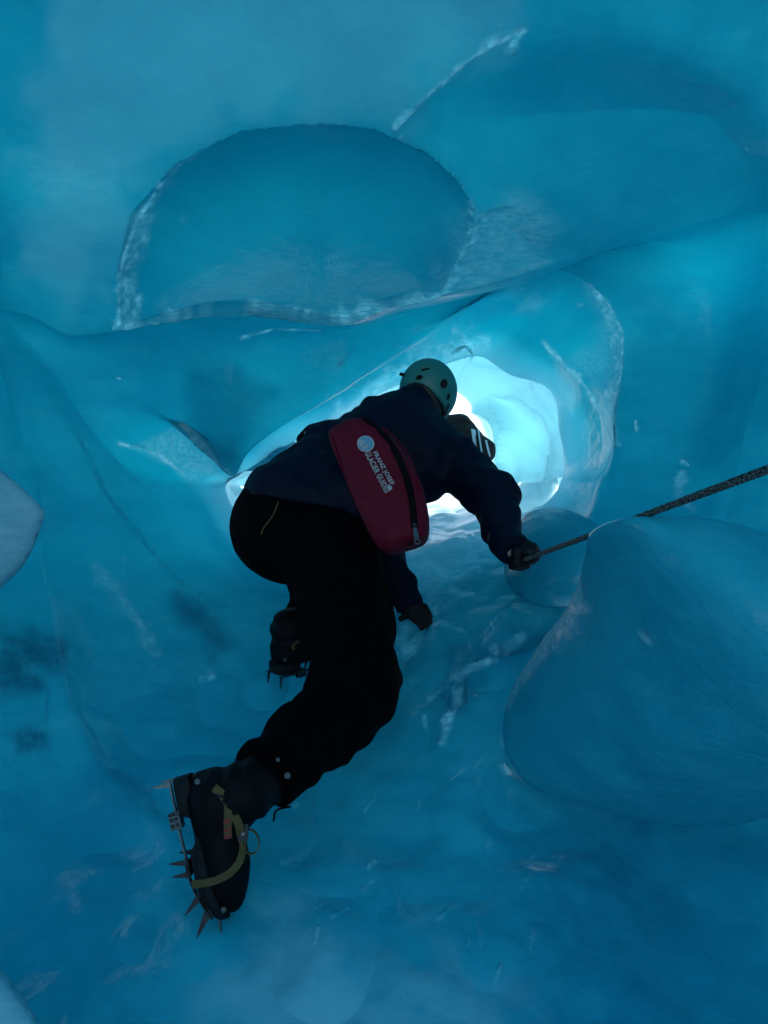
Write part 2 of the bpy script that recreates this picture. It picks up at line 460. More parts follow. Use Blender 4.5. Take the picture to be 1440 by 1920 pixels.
# ribbed facet between hollow and lip
FAC = [(905,400),(1000,380),(1090,470),(960,515),(822,555),(850,500),(880,440)]
hollow(FAC, 3.6, 4.999, 0.05, 60, soft_pts=[(1000,380),(1090,470)], wsoft=80)
FACET = [(893,402),(985,390),(1020,440),(1010,500),(960,517),(822,556),(852,500),(878,440)]
patch(frost_glint, FACET, 3.6, 4.999, 70, 0.36)  # facet caught by grazing light, painted paler
line_mark([(822,556),(852,500),(880,440),(892,405)], 3.6, 4.999, 60, 0.6, FACET)
line_mark([(226,612),(228,520),(255,425)], 3.0, 4.999, 38, 0.6, LENS)
line_mark([(255,425),(330,315),(450,247)], 3.0, 4.999, 7, 0.35)
line_mark([(742,235),(800,180),(870,124),(935,84),(975,66)], 2.6, 4.999, 10, 0.85)
line_mark([(945,82),(985,66),(960,100)], 2.6, 4.999, 14, 0.7)
line_mark([(230,617),(320,605),(480,597),(620,612)], 4.93, 5.05, 6, 0.7)
line_mark([(620,613),(700,588),(822,556)], 4.85, 5.1, 9, 0.8)
line_mark([(885,380),(887,420)], 3.0, 4.999, 5, 0.6)
line_mark([(1105,533),(1140,570),(1166,625),(1160,700),(1149,775)], 7.5, 8.0, 7, 0.6)
patch(frost_glint, [(1095,530),(1142,568),(1170,625),(1170,700),(1152,785),(1120,765),(1095,715),(1060,690),(1110,640),(1120,590)], 8.0, 9.0, 30, 0.22)
line_mark([(1110,540),(1150,600),(1155,660),(1140,770)], 8.0, 9.0, 14, 0.8)
line_mark([(455,640),(520,622),(600,620)], 5.5, 7.2, 4, 0.7)
line_mark([(640,775),(700,735),(770,690),(840,660),(900,650)], 7.8, 9.9, 24, 0.6)  # glow of the way out on the recess roof, painted in
patch(frost_glint, [(215,838),(300,815),(340,800),(437,894),(345,892),(280,850)], 6.8, 9.6, 30, 0.35)  # lit facet beside the wedge, painted paler
for line, s0, s1 in (([(224,612),(224,520),(250,425),(300,345)], 3.0, 4.999), ([(740,236),(800,180),(870,124),(935,84),(975,66)], 2.6, 4.999),
                     ([(232,616),(320,606),(480,598)], 4.95, 5.05), ([(620,612),(700,588),(822,556)], 4.9, 5.05), ([(342,797),(390,846),(437,893)], 7.9, 8.1), ([(225,832),(300,850),(345,889)], 7.2, 9.4),
                     ([(1105,533),(1140,570),(1167,625),(1161,700),(1150,775),(1150,830)], 7.85, 8.15), ([(1015,642),(1066,694),(1098,730),(1120,775)], 8.85, 9.1)):
    line_mark(line, s0, s1, 6.5, 1.0)  # crisp highlights painted along the crests
line_mark([(1195,789),(1197,806)], 4.0, 8.0, 5, 0.9)  # small glints put into the colour, here and below
line_mark([(1282,895),(1274,935),(1302,962)], 3.5, 8.0, 12, 0.6)
line_mark([(1283,868),(1291,876)], 3.5, 8.0, 6, 0.8)
line_mark([(216,708),(220,711)], 5.0, 9.0, 4, 0.9)
line_mark([(380,1268),(398,1264)], 5.0, 9.5, 7, 0.8)
line_mark([(940,1440),(950,1455)], 4.0, 8.0, 6, 0.7)
# murky and milky bands in floor and walls
patch(murk_shade, [(-40,1165),(60,1172),(115,1215),(125,1260),(95,1285),(-40,1300)], 3.0, 8.0, 40, 0.8)
patch(murk_shade, [(20,1365),(60,1345),(120,1352),(100,1392),(40,1402)], 3.0, 8.0, 26, 0.8)
patch(murk_shade, [(96,1270),(104,1268),(100,1345),(92,1345)], 3.0, 8.0, 8, 0.6)
patch(murk_shade, [(330,1110),(400,1150),(430,1220),(400,1230),(350,1170)], 3.0, 9.5, 50, 0.7)
patch(murk_shade, [(960,1130),(1060,1130),(1030,1190),(930,1230),(860,1330),(800,1300),(850,1220)], 3.0, 9.5, 60, 0.5)  # shade in the hollow beneath the shelf, painted dark
patch(murk_shade, [(350,690),(450,700),(500,740),(470,830),(437,890),(400,840),(345,790)], 6.4, 8.0, 60, 0.35)  # backlit wedge: its shade is put into the colour
line_mark([(636,684),(662,656)], 6.5, 9.0, 6, 0.8, None, murk_shade)
line_mark([(850,664),(872,652),(884,664)], 7.0, 10.0, 3, 0.8, None, murk_shade)
line_mark([(130,820),(200,930),(250,985),(330,1085),(420,1140)], 4.0, 9.5, 7, 0.45, None, murk_shade)
line_mark([(180,1060),(230,1120),(300,1220)], 3.0, 9.5, 16, 0.35)
line_mark([(740,1190),(790,1110),(850,1030),(900,1000)], 6.0, 10.5, 70, 0.36)  # glittering highlight on the floor, painted pale
hollow([(912,742),(960,742),(1002,775),(1020,830),(1012,900),(962,932),(930,865),(942,800)], 10.2, 12.4, 0.16, 20)
patch(clear, [(905,760),(950,755),(985,800),(1000,850),(960,840),(930,800)], 10.0, 12.6, 24, 0.7)
line_mark([(1000,722),(1028,790),(1030,860),(1020,930)], 10.0, 12.5, 9, 0.8, None, clear)
line_mark([(960,880),(1010,872),(1050,880)], 10.0, 12.5, 7, 0.7, None, clear)
# broken ice on the floor beside the leg
hollow([(955,1128),(1070,1138),(1035,1182),(990,1215),(930,1228),(880,1245),(902,1190)], 5.0, 10.0, 0.06, 22)
hollow([(842,1290),(872,1268),(876,1312),(848,1336),(836,1318)], 5.0, 10.0, 0.04, 12)
hollow([(735,1240),(790,1180),(835,1120),(800,1190),(760,1250)], 5.0, 10.0, 0.03, 10)
line_mark([(830,1390),(862,1285),(850,1268),(915,1240),(925,1205),(985,1165)], 5.0, 10.5, 12, 0.75)
line_mark([(775,1335),(840,1275),(880,1210)], 5.0, 10.5, 10, 0.4)
line_mark([(740,1250),(785,1190)], 5.0, 10.5, 14, 0.5)
patch(snow_glow, [(520,1750),(700,1790),(900,1880),(1000,2100),(300,2100),(430,1850)], 2.6, 5.5, 190, 0.26)  # light from behind the camera painted on the floor
patch(snow_glow, [(120,-200),(950,-200),(980,50),(740,225),(580,215),(440,235),(320,300),(240,390),(200,560),(60,500),(60,200)], 2.6, 4.999, 120, 0.10)  # near roof painted greyer for the light from behind
rear_glow = snow_glow.copy()
patch(clear, [(-100,1450),(250,1480),(330,1650),(280,1950),(-100,2000)], 2.6, 6.0, 200, 0.45)  # floor darker towards its lower corners
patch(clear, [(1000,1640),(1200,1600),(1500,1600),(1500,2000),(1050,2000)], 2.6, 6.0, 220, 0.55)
# scratches left by crampons
rs = random.Random(5)
for k in range(26):
    x, y = rs.uniform(520, 1000), rs.uniform(1360, 1860); a_ = rs.uniform(-0.9, 0.3) - 0.9; ln = rs.uniform(14, 52)
    line_mark([(x, y), (x + ln * math.cos(a_), y + ln * math.sin(a_))], 2.6, 8.0, 4.5, rs.uniform(0.2, 0.55))
# clear, dark ice, with the shade of hollows and folds put into the colour
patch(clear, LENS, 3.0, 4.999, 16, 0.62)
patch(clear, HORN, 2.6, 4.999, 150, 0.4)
patch(clear, [(350,700),(440,690),(520,740),(470,838),(437,892),(400,848),(345,795)], 6.2, 8.0, 36, 0.75)  # wedge painted darker against the daylight behind it
patch(clear, [(480,600),(620,616),(820,560),(1000,512),(1090,490),(1000,560),(800,600),(620,640)], 5.0, 8.0, 50, 0.6)  # shade under the near roof's lip, painted in
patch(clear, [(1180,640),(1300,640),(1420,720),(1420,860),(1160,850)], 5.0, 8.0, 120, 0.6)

# near the glacier's surface the ice is white with air; exit glow is painted in too
snow_glow = 0.62 * smooth01((SEG - 9.9) / 0.6) + 0.28 * smooth01((SEG - 11.2) / 0.8) * np.ones_like(disp)
snow_glow = np.maximum(snow_glow, rear_glow)
snow_glow = np.maximum(snow_glow, 0.20 * smooth01((SEG - 9.15) / 0.9))  # exit glow round the passage mouth put into the colour

# ---- natural unevenness: long swells, scallops, small lumps on the floor
p = G * 1.0
amp_fade = smooth01((SEG - 2.5) / 1.0) * (1 - 0.7 * np.exp(-((SEG - 5) / 0.25) ** 2)) * (1 - 0.7 * np.exp(-((SEG - 8) / 0.3) ** 2)) * (1 - 0.7 * np.exp(-((SEG - 10) / 0.3) ** 2))
sw = vnoise(p * np.array((1.7, 1.2, 2.0)) + 3.1) * 0.045 + vnoise(p * np.array((3.7, 2.6, 4.4)) + 9.4) * 0.018
floor_w = smooth01((np.where(UU > 8, 1, 0) * (1 - np.abs(UU - 12) / 3.6)) * 1.6)
lump = np.abs(vnoise(p * np.array((7.0, 5.0, 8.0)) + 1.7))
rough_floor = (0.5 - lump) * 0.03 + vnoise(p * 17.0) * 0.006
sc = np.abs(vnoise(p * np.array((2.4, 1.6, 2.9)) + 21.0)) ** 1.2
wall_w = smooth01((SEG - 5.0) / 1.0) * (1 - floor_w)
pas = smooth01((SEG - 10.15) / 0.5) * (1 - smooth01((SEG - 11.8) / 0.3))
disp += pas * (1 - floor_w) * (np.abs(vnoise(p * np.array((3.2, 2.6, 4.2)) + 31.0)) * 0.16 - 0.06)
disp += amp_fade * (sw + floor_w * rough_floor * 1.0 - wall_w * (0.35 - sc) * 0.05)
# crinkled relief on the frosted and highlighted bands, ripples on the facet
disp += smooth01(frost_glint * 1.6) * (vnoise(p * np.array((55.0, 40.0, 34.0))) * 0.0045 + vnoise(p * np.array((24.0, 18.0, 15.0))) * 0.006)
G2 = G + N * disp[..., None]

thin = np.full((NS, NU), 0.18)
blob = np.exp(-((Q[..., 0] - 1370) / 150) ** 2 - ((Q[..., 1] - 520) / 95) ** 2) * ((SEG > 3) & (SEG < 8) & front)
thin = np.maximum(thin, 0.18 + 0.3 * blob) * np.where(blob > 0, 1, 1)
thin = np.maximum(thin, (0.24 * smooth01((SEG - 6.3) / 1.0) + 0.2 * smooth01((SEG - 7.2) / 1.6)) * (1 - floor_w))
thin *= 1 - 0.75 * floor_w
thin = np.maximum(thin, 0.5 * frost_glint)
thin = np.maximum(thin, (0.72 * smooth01((SEG - 8.8) / 0.8) - 0.12 * smooth01((SEG - 10.3) / 0.5)) * (1 - 0.6 * floor_w))

cave_idx = np.arange(NS * NU).reshape(NS, NU)
a = cave_idx[:-1]; b = np.roll(a, -1, 1); d_ = cave_idx[1:]; c = np.roll(d_, -1, 1)
quads = np.stack([a, b, c, d_], -1)
if sgn > 0: quads = quads[..., ::-1]
quadU = UU[:-1] + 0.5 * 16 / NU; quadS = SEG[:-1]
flat = G2.reshape(-1, 3)
BULGE = [(1080,1100,1.78),(1094,1050,1.60),(1108,1005,1.44),(1130,986,1.37),(1160,975,1.30),(1200,969,1.24),(1280,968,1.235),(1360,976,1.245),(1450,1000,1.26),(1600,1050,1.29),
     (1800,1200,1.29),(1800,1450,1.3),(1600,1505,1.38),(1440,1534,1.48),(1360,1553,1.55),(1290,1556,1.6),(1180,1537,1.68),(1080,1512,1.76),(1000,1480,1.85),(960,1435,1.92),
     (944,1380,1.98),(950,1318,2.0),(978,1258,1.98),(1018,1200,1.93),(1055,1148,1.86)]
SHELF = [(948,1085,2.55),(975,1116,2.5),(1010,1132,2.48),(1060,1136,2.48),(1105,1120,2.5),(1140,1050,2.6),(1120,985,2.75),(1050,955,2.85),(985,970,2.85),(950,1030,2.7)]
BLOCK = [(-60,872,1.62),(-10,874,1.6),(14,890,1.58),(46,918,1.57),(78,950,1.56),(83,966,1.56),(70,1010,1.57),(44,1060,1.58),(2,1103,1.6),(-60,1165,1.6),(-220,1150,1.6),(-260,1000,1.6),(-180,876,1.62)]
CORNER = [(-40,1790,1.02),(2,1818,1.0),(34,1856,0.98),(76,1918,0.96),(120,1990,0.95),(0,2120,0.95),(-170,2080,0.96),(-170,1800,1.02)]
# where one of these masses grows out of the wall, the wall itself stops (the ice is continuous)
Q2 = pix(G2)[:-1]; hole = np.zeros(quads.shape[:2], bool)
for outl, gap in ((BULGE, 12), (SHELF, 12), (BLOCK, 12)):
    pl = [(x, y) for x, y, d in outl]; dmin = min(d for x, y, d in outl)
    hole |= inside(Q2, pl) & (seg_dist(Q2, pl, True) > gap) & (G2[:-1, :, 1] > dmin) & (quadS > 2.2) & (quadS < 9.6)
N2 = normals(G2) * -sgn
def cave_part(name, mask):
    mask = mask & ~hole
    f = quads[mask]
    used, inv = np.unique(f, return_inverse=True)
    o = mesh_obj(name, flat[used], inv.reshape(-1, 4), ICE)
    for nm, arr in (('frost_glint', frost_glint), ('murk_shade', murk_shade), ('snow_glow', snow_glow), ('thin', thin), ('clear', clear)):
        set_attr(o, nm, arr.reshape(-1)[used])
    o.data.normals_split_custom_set_from_vertices(N2.reshape(-1, 3)[used])
    tag(o, kind='structure')
    return o
near = quadS < 5.0; mid = (quadS >= 5.0) & (quadS < 10.0); far = quadS >= 10.0
is_floor = (quadU > 9.4) & (quadU < 14.6)
is_left = (quadU >= 6.6) & (quadU <= 9.4)
is_right = (quadU >= 14.6) | (quadU < 1.4)
is_top = ~(is_floor | is_left | is_right)
cave_part('ice_floor', is_floor & ~far)
cave_part('ice_ceiling', is_top & near)
cave_part('ice_wall_left', is_left & near)
cave_part('ice_wall_right', is_right & near)
cave_part('ice_recess_ceiling', is_top & mid)
cave_part('ice_recess_wall_left', is_left & mid)
cave_part('ice_recess_wall_right', is_right & mid)
cave_part('ice_passage', far)

# ------------------------------------------------------------------ outside: snow ground under and beyond the cave
SNOW = simple_mat('snow', (0.78, 0.81, 0.84), rough=0.8, noise=0.06, nscale=3.0, bump=0.4, bscale=20)
def ground():
    xs = np.concatenate([-np.geomspace(900, 8, 30), np.linspace(-7, 7, 57), np.geomspace(8, 900, 30)])
    ys = np.concatenate([-np.geomspace(900, 8, 30), np.linspace(-7, 20, 90), np.geomspace(21, 1500, 40)])
    X, Y = np.meshgrid(xs, ys, indexing='ij')
    Z = -1.7 + smooth01((Y - 4.2) / 0.8) * 1.58 * smooth01((9 - np.abs(X)) / 4 + 0.3) + np.maximum(Y - 5.5, 0) * 0.10
    Z = np.where(Y > 200, -1.7 + 0.08 * 200 + 0 * Y, Z)
    Z = Z + 0.05 * fbm(np.stack([X, Y, 0 * X], -1) * 0.8, 4)
    nx, ny = X.shape
    idx = np.arange(nx * ny).reshape(nx, ny)
    f = np.stack([idx[:-1, :-1], idx[1:, :-1], idx[1:, 1:], idx[:-1, 1:]], -1).reshape(-1, 4)
    o = mesh_obj('snow_ground', np.stack([X, Y, Z], -1).reshape(-1, 3), f, SNOW)
    tag(o, kind='structure')
ground()
# ------------------------------------------------------------------ single masses of ice standing in the cave
def ice_mass(name, outline, centre, back, label, frost_v=0.0, thin_v=0.2, snowy_v=0.0, wob=0.012, crest=2.0, nr=30, n=200, shrink=0.9, cat='ice', closed=False):
    o3 = catmull(np.array(outline, float), n, True)
    vs = []
    cx, cy, cd = centre
    harm, phi, gl, gs = dome_fields(o3)
    d0 = bilinear(harm, gl, gs, np.array([cx]), np.array([cy]))[0]
    ph = phi / bilinear(phi, gl, gs, np.array([cx]), np.array([cy]))[0]
    for k in range(nr):
        t = (k / nr) ** 1.5
        x = o3[:, 0] * (1 - t) + cx * t; y = o3[:, 1] * (1 - t) + cy * t
        if k == 0: d = o3[:, 2]
        else: d = bilinear(harm, gl, gs, x, y) - (d0 - cd) * np.clip(bilinear(ph, gl, gs, x, y), 0, 9) ** (1 / crest)
        vs.append(np.stack([(x - 720) / F * d, d, (960 - y) / F * d], 1))
    fr = vs[::-1]
    edge = vs[0]; mid = edge.mean(0)
    bk = []
    for k in range(1, 13):
        t = k / 12
        q = mid + (edge - mid) * (1 - (1 - shrink) * t) + np.array(back) * t
        bk.append(q)
    R_ = np.array(fr + bk)
    tip0 = P(cx, cy, cd); tip1 = mid + np.array(back) * 1.05
    V = np.vstack([R_.reshape(-1, 3), tip0, tip1])
    m = len(R_); idx = np.arange(m * n).reshape(m, n)
    a = idx[:-1]; b = np.roll(a, -1, 1); d_ = idx[1:]; c = np.roll(d_, -1, 1)
    q = np.stack([a, d_, c, b], -1).reshape(-1, 4)
    f = [list(x) for x in q]
    f += [[m * n, idx[0, k], idx[0, (k + 1) % n]] for k in range(n)]
    if closed: f += [[m * n + 1, idx[-1, (k + 1) % n], idx[-1, k]] for k in range(n)]
    nn = V - (mid + np.array(back) * 0.5); nn /= np.linalg.norm(nn, axis=1, keepdims=True)
    V = V + nn * (fbm(V * 4.0 + 5.0, 4) * wob)[:, None]
    o = mesh_obj(name, V, f, ICE)
    for nm, v in (('frost_glint', frost_v), ('murk_shade', 0.0), ('snow_glow', snowy_v), ('clear', 0.0), ('thin', thin_v)):
        vals = np.full(len(V), v)
        if nm == 'frost_glint' and v > 0: vals = v * smooth01(0.6 + 0.9 * fbm(V * 5.0, 4))
        set_attr(o, nm, vals)
    tag(o, label, cat)
    return o
def mass_glint(o, pts, width, amount):
    """Paint a pale edge highlight or glint on a mass along pixels pts."""
    n = len(o.data.vertices); co = np.empty(n * 3, np.float32); o.data.vertices.foreach_get('co', co)
    q = pix(co.reshape(-1, 3)); a = o.data.attributes['frost_glint']
    v = np.empty(n, np.float32); a.data.foreach_get('value', v)
    wobn = fbm(np.concatenate([q / 30.0, np.zeros((n, 1))], -1), 3)
    v = np.maximum(v, amount * smooth01(1 - seg_dist(q, pts) * (1 + 0.5 * wobn) / width))
    a.data.foreach_set('value', v.astype(np.float32))

bulge = ice_mass('ice_bulge',
    BULGE,
    (1400,1330,1.12), (0.6, 0.5, -0.1), 'large smooth blue ice bulge on the right below the rope', thin_v=0.2, wob=0.012, crest=1.5)
mass_glint(bulge, [(1078,1105),(1035,1175),(985,1250),(950,1320)], 18, 0.9)
mass_glint(bulge, [(1207,1186),(1210,1202),(1226,1200)], 7, 0.9)
mass_glint(bulge, [(1080,1130),(1076,1105)], 22, 0.9)
ice_mass('ice_shelf', SHELF,
    (1040,1070,2.30), (0.15, 0.5, 0.0), 'rounded ice shelf below the hand holding the rope', thin_v=0.4)
ice_mass('ice_block', BLOCK,
    (-70,1000,1.50), (-0.5, 0.35, 0.0), 'pale frosted block of ice jutting in at the left edge', frost_v=0.5, snowy_v=0.28, thin_v=0.4, wob=0.006, crest=4.0)
ice_mass('ice_corner', CORNER,
    (-40,1960,0.90), (-0.25, 0.15, -0.25), 'pale frosted ice corner at the bottom left', frost_v=0.5, snowy_v=0.28, thin_v=0.25, wob=0.006, crest=4.0)
ice_mass('ice_chunk', [(457,882,4.05),(456,862,4.05),(466,842,4.05),(488,827,4.05),(520,832,4.05),(556,846,4.05),(575,870,4.05),(545,884,4.05),(500,881,4.05)],
    (510,862,3.95), (0.1, 0.25, 0.03), 'clear chunk of ice beside the bright gap left of the jacket', frost_v=0.6, thin_v=0.5, wob=0.008, nr=14, n=90, closed=True)

def cave_depth(px, py, r=7):
    q = pix(G2); m = (np.hypot(q[..., 0] - px, q[..., 1] - py) < r) & (G2[..., 1] > 0.5)
    return float(G2[..., 1][m].min()) if m.any() else float('nan')
# ------------------------------------------------------------------ meshing of rounded bodies
def surface_nets(f, lo, h):
    s = f < 0
    nx, ny, nz = f.shape
    corners = [(i, j, k) for i in (0, 1) for j in (0, 1) for k in (0, 1)]
    sub = lambda A, c: A[c[0]:nx - 1 + c[0], c[1]:ny - 1 + c[1], c[2]:nz - 1 + c[2]]
    cnt = sum(sub(s, c).astype(np.int8) for c in corners)
    act = (cnt > 0) & (cnt < 8)
    ids = np.full(act.shape, -1, np.int64); ids[act] = np.arange(act.sum())
    I = np.argwhere(act)
    val = {c: f[I[:, 0] + c[0], I[:, 1] + c[1], I[:, 2] + c[2]] for c in corners}
    acc = np.zeros((len(I), 3)); num = np.zeros(len(I))
    for c in corners:
        for ax in range(3):
            if c[ax]: continue
            c2 = list(c); c2[ax] = 1; c2 = tuple(c2)
            a, b = val[c], val[c2]
            m = (a < 0) != (b < 0)
            t = np.where(m, a / np.where(m, a - b, 1), 0)
            p = np.tile(np.array(c, float), (len(I), 1)); p[:, ax] = t
            acc[m] += p[m]; num[m] += 1
    V = (I + acc / num[:, None]) * h + lo
    quads = []
    for ax in range(3):
        o1, o2 = [a for a in range(3) if a != ax]
        sl0 = [slice(1, d - 1) for d in f.shape]; sl1 = list(sl0)
        sl0[ax] = slice(0, f.shape[ax] - 1); sl1[ax] = slice(1, f.shape[ax])
        A, B = s[tuple(sl0)], s[tuple(sl1)]
        for flip in (False, True):
            E = np.argwhere((A & ~B) if not flip else (~A & B))
            if not len(E): continue
            base = E.copy()
            base[:, o1] += 1; base[:, o2] += 1
            def cid(d1, d2):
                q = base.copy(); q[:, o1] += d1; q[:, o2] += d2
                return ids[q[:, 0], q[:, 1], q[:, 2]]
            q = np.stack([cid(-1, -1), cid(0, -1), cid(0, 0), cid(-1, 0)], 1)
            fl = flip ^ (ax == 1)
            quads.append(q[:, ::-1] if fl else q)
    Qd = np.vstack(quads)
    Qd = Qd[(Qd >= 0).all(1)]
    return V, Qd

def sdf_mesh(name, fn, lo, hi, h, mat, parent, label=None):
    lo = np.asarray(lo, float); hi = np.asarray(hi, float)
    n = np.ceil((hi - lo) / h).astype(int) + 1
    ax = [lo[k] + h * np.arange(n[k]) for k in range(3)]
    f = np.empty(tuple(n), np.float32)
    Y, Z = np.meshgrid(ax[1], ax[2], indexing='ij')
    step = max(1, int(4e5 // (n[1] * n[2])))
    for i in range(0, n[0], step):
        x = ax[0][i:i + step]
        pts = np.empty((len(x), n[1], n[2], 3), np.float32)
        pts[..., 0] = x[:, None, None]; pts[..., 1] = Y; pts[..., 2] = Z
        f[i:i + step] = fn(pts)
    V, q = surface_nets(f, lo, h)
    o = mesh_obj(name, V, q, mat, parent)
    if label: o['label'] = label
    return o
def cone(p, a, b, ra, rb):
    a = np.asarray(a, np.float32); ab = np.asarray(b, np.float32) - a
    w = p - a
    t = np.clip((w @ ab) / float(ab @ ab), 0, 1)
    return np.linalg.norm(w - t[..., None] * ab, axis=-1) - (ra + t * (rb - ra))
def ball(p, c, r):
    return np.linalg.norm(p - np.asarray(c, np.float32), axis=-1) - r
def ell(p, c, r, axes=np.eye(3)):
    q = (p - np.asarray(c, np.float32)) @ np.asarray(axes, np.float32).T
    r = np.asarray(r, np.float32)
    k0 = np.linalg.norm(q / r, axis=-1); k1 = np.linalg.norm(q / r ** 2, axis=-1)
    return k0 * (k0 - 1) / np.maximum(k1, 1e-6)
def plane(p, c, n):
    return (p - np.asarray(c, np.float32)) @ np.asarray(unit(n), np.float32)
def smin(a, b, k):
    h = np.clip(0.5 + 0.5 * (b - a) / k, 0, 1)
    return b * (1 - h) + a * h - k * h * (1 - h)
def smax(a, b, k):
    return -smin(-a, -b, k)
def chain(p, pts, rs, k=0.03):
    d = None
    for i in range(len(pts) - 1):
        c = cone(p, pts[i], pts[i + 1], rs[i], rs[i + 1])
        d = c if d is None else smin(d, c, k)
    return d
def bounds(pts, pad):
    pts = np.array(pts); return pts.min(0) - pad, pts.max(0) + pad

# ---- small mesh builders
def tube(name, pts, r, mat, parent=None, seg=10, n=None, closed=False):
    pts = np.asarray(pts, float)
    if n: pts = catmull(pts, n, closed)
    m = len(pts); r = np.broadcast_to(np.asarray(r, float), (m,))
    tan = np.gradient(pts, axis=0) if not closed else np.roll(pts, -1, 0) - np.roll(pts, 1, 0)
    tan /= np.linalg.norm(tan, axis=1, keepdims=True)
    ref = np.array((0.0, 0, 1)) if abs(tan[0][2]) < 0.9 else np.array((1.0, 0, 0))
    V = []
    nrm = unit(np.cross(tan[0], ref))
    for i in range(m):
        nrm = unit(nrm - tan[i] * (nrm @ tan[i])); bi = np.cross(tan[i], nrm)
        for k in range(seg):
            a = 2 * math.pi * k / seg
            V.append(pts[i] + r[i] * (math.cos(a) * nrm + math.sin(a) * bi))
    f = []
    for i in range(m if closed else m - 1):
        j = (i + 1) % m
        for k in range(seg):
            k2 = (k + 1) % seg
            f.append([i * seg + k, i * seg + k2, j * seg + k2, j * seg + k])
    if not closed:
        f.append(list(range(seg))[::-1]); f.append([(m - 1) * seg + k for k in range(seg)])
    return mesh_obj(name, V, f, mat, parent)
def ribbon(name, pts, nrms, width, thick, mat, parent=None):
    """A flat strap along pts; nrms are the outward directions of its face."""
    pts = np.asarray(pts, float); nrms = np.asarray(nrms, float)
    m = len(pts); tan = np.gradient(pts, axis=0); V = []
    for i in range(m):
        t = unit(tan[i]); nn = unit(nrms[i] - t * (nrms[i] @ t)); s = np.cross(t, nn)
        w = width[i] if hasattr(width, '__len__') else width
        for a, b in ((-1, 0), (1, 0), (1, 1), (-1, 1)):
            V.append(pts[i] + s * a * w / 2 + nn * b * thick)
    f = [[0, 1, 2, 3][::-1], [4 * (m - 1) + k for k in range(4)]]
    for i in range(m - 1):
        for k in range(4):
            k2 = (k + 1) % 4
            f.append([4 * i + k, 4 * i + k2, 4 * i + 4 + k2, 4 * i + 4 + k])
    return mesh_obj(name, V, f, mat, parent, smooth=False)
def disc(name, c, nrm, r, thick, mat, parent, seg=20, bevel=0.25):
    nrm = unit(nrm); u = unit(np.cross(nrm, (0.3, 0.9, 0.2))); v = np.cross(nrm, u)
    V = []; 
    for rr, hh in ((r, 0), (r, thick * (1 - bevel)), (r * (1 - bevel), thick)):
        for k in range(seg):
            a = 2 * math.pi * k / seg
            V.append(np.asarray(c) + rr * (math.cos(a) * u + math.sin(a) * v) + nrm * hh)
    f = [list(range(seg))[::-1], [2 * seg + k for k in range(seg)]]
    for i in range(2):
        for k in range(seg):
            k2 = (k + 1) % seg
            f.append([i * seg + k, i * seg + k2, (i + 1) * seg + k2, (i + 1) * seg + k])
    return mesh_obj(name, V, f, mat, parent, smooth=False)

# ------------------------------------------------------------------ cloth, rubber, metal
JACKET = simple_mat('navy_shell_jacket', (0.0017, 0.0042, 0.0155), rough=0.65, spec=0.12, noise=0.25, nscale=14, bump=0.25, bscale=500)
PANTS = simple_mat('black_trousers', (0.0012, 0.0012, 0.002), rough=0.85, spec=0.04, noise=0.3, nscale=12, bump=0.25, bscale=500)
GLOVE = simple_mat('black_glove', (0.006, 0.007, 0.009), rough=0.7, spec=0.25, bump=0.4, bscale=350)
SKIN = simple_mat('skin', (0.42, 0.25, 0.19), rough=0.5)
LEATHER = simple_mat('black_boot_leather', (0.0028, 0.0035, 0.005), rough=0.65, spec=0.12, noise=0.3, nscale=30, bump=0.5, bscale=160)
RUBBER = simple_mat('boot_rubber', (0.008, 0.009, 0.011), rough=0.75, spec=0.25, bump=0.4, bscale=120)
STEEL = simple_mat('worn_steel', (0.10, 0.135, 0.15), rough=0.45, metal=0.9, noise=0.5, nscale=45, bump=0.3, bscale=180)
DARKSTEEL = simple_mat('dark_steel', (0.03, 0.036, 0.042), rough=0.45, metal=0.85, noise=0.5, nscale=45, bump=0.3, bscale=180)
OLIVE = simple_mat('olive_webbing', (0.12, 0.085, 0.032), rough=0.8, spec=0.2, noise=0.35, nscale=40, bump=0.6, bscale=420)
RIVET = simple_mat('dull_rivet', (0.10, 0.11, 0.115), rough=0.6, metal=0.6)
REDTAG = simple_mat('red_thread', (0.35, 0.02, 0.03), rough=0.8)
HAIR = simple_mat('dark_hair', (0.012, 0.009, 0.008), rough=0.55, noise=0.4, nscale=120, bump=0.8, bscale=240)

def folds(p, axis, freq, amp, seed=0.0):
    """Cloth creases running round a limb with the given axis."""
    q = p @ np.asarray(unit(axis), np.float32)
    w = vnoise(p * 9.0 + seed) * 2.2
    return amp * (np.sin(q * freq + w * 2.0) * 0.6 + vnoise(p * 22.0 + seed) * 0.8)

def hand_dist(p, wrist, palm, palm_n, fingers, thumb, r=0.0105):
    """Palm and five separate fingers; each finger is a chain of joints."""
    d = cone(p, wrist, palm, 0.025, 0.026)
    for k, fg in enumerate(fingers):
        c = chain(p, fg, [r * 1.1, r, r * 0.92, r * 0.8][:len(fg)], 0.004)
        d = smin(d, c, 0.007)
    return smin(d, chain(p, thumb, [r * 1.35, r * 1.15, r][:len(thumb)], 0.004), 0.010)

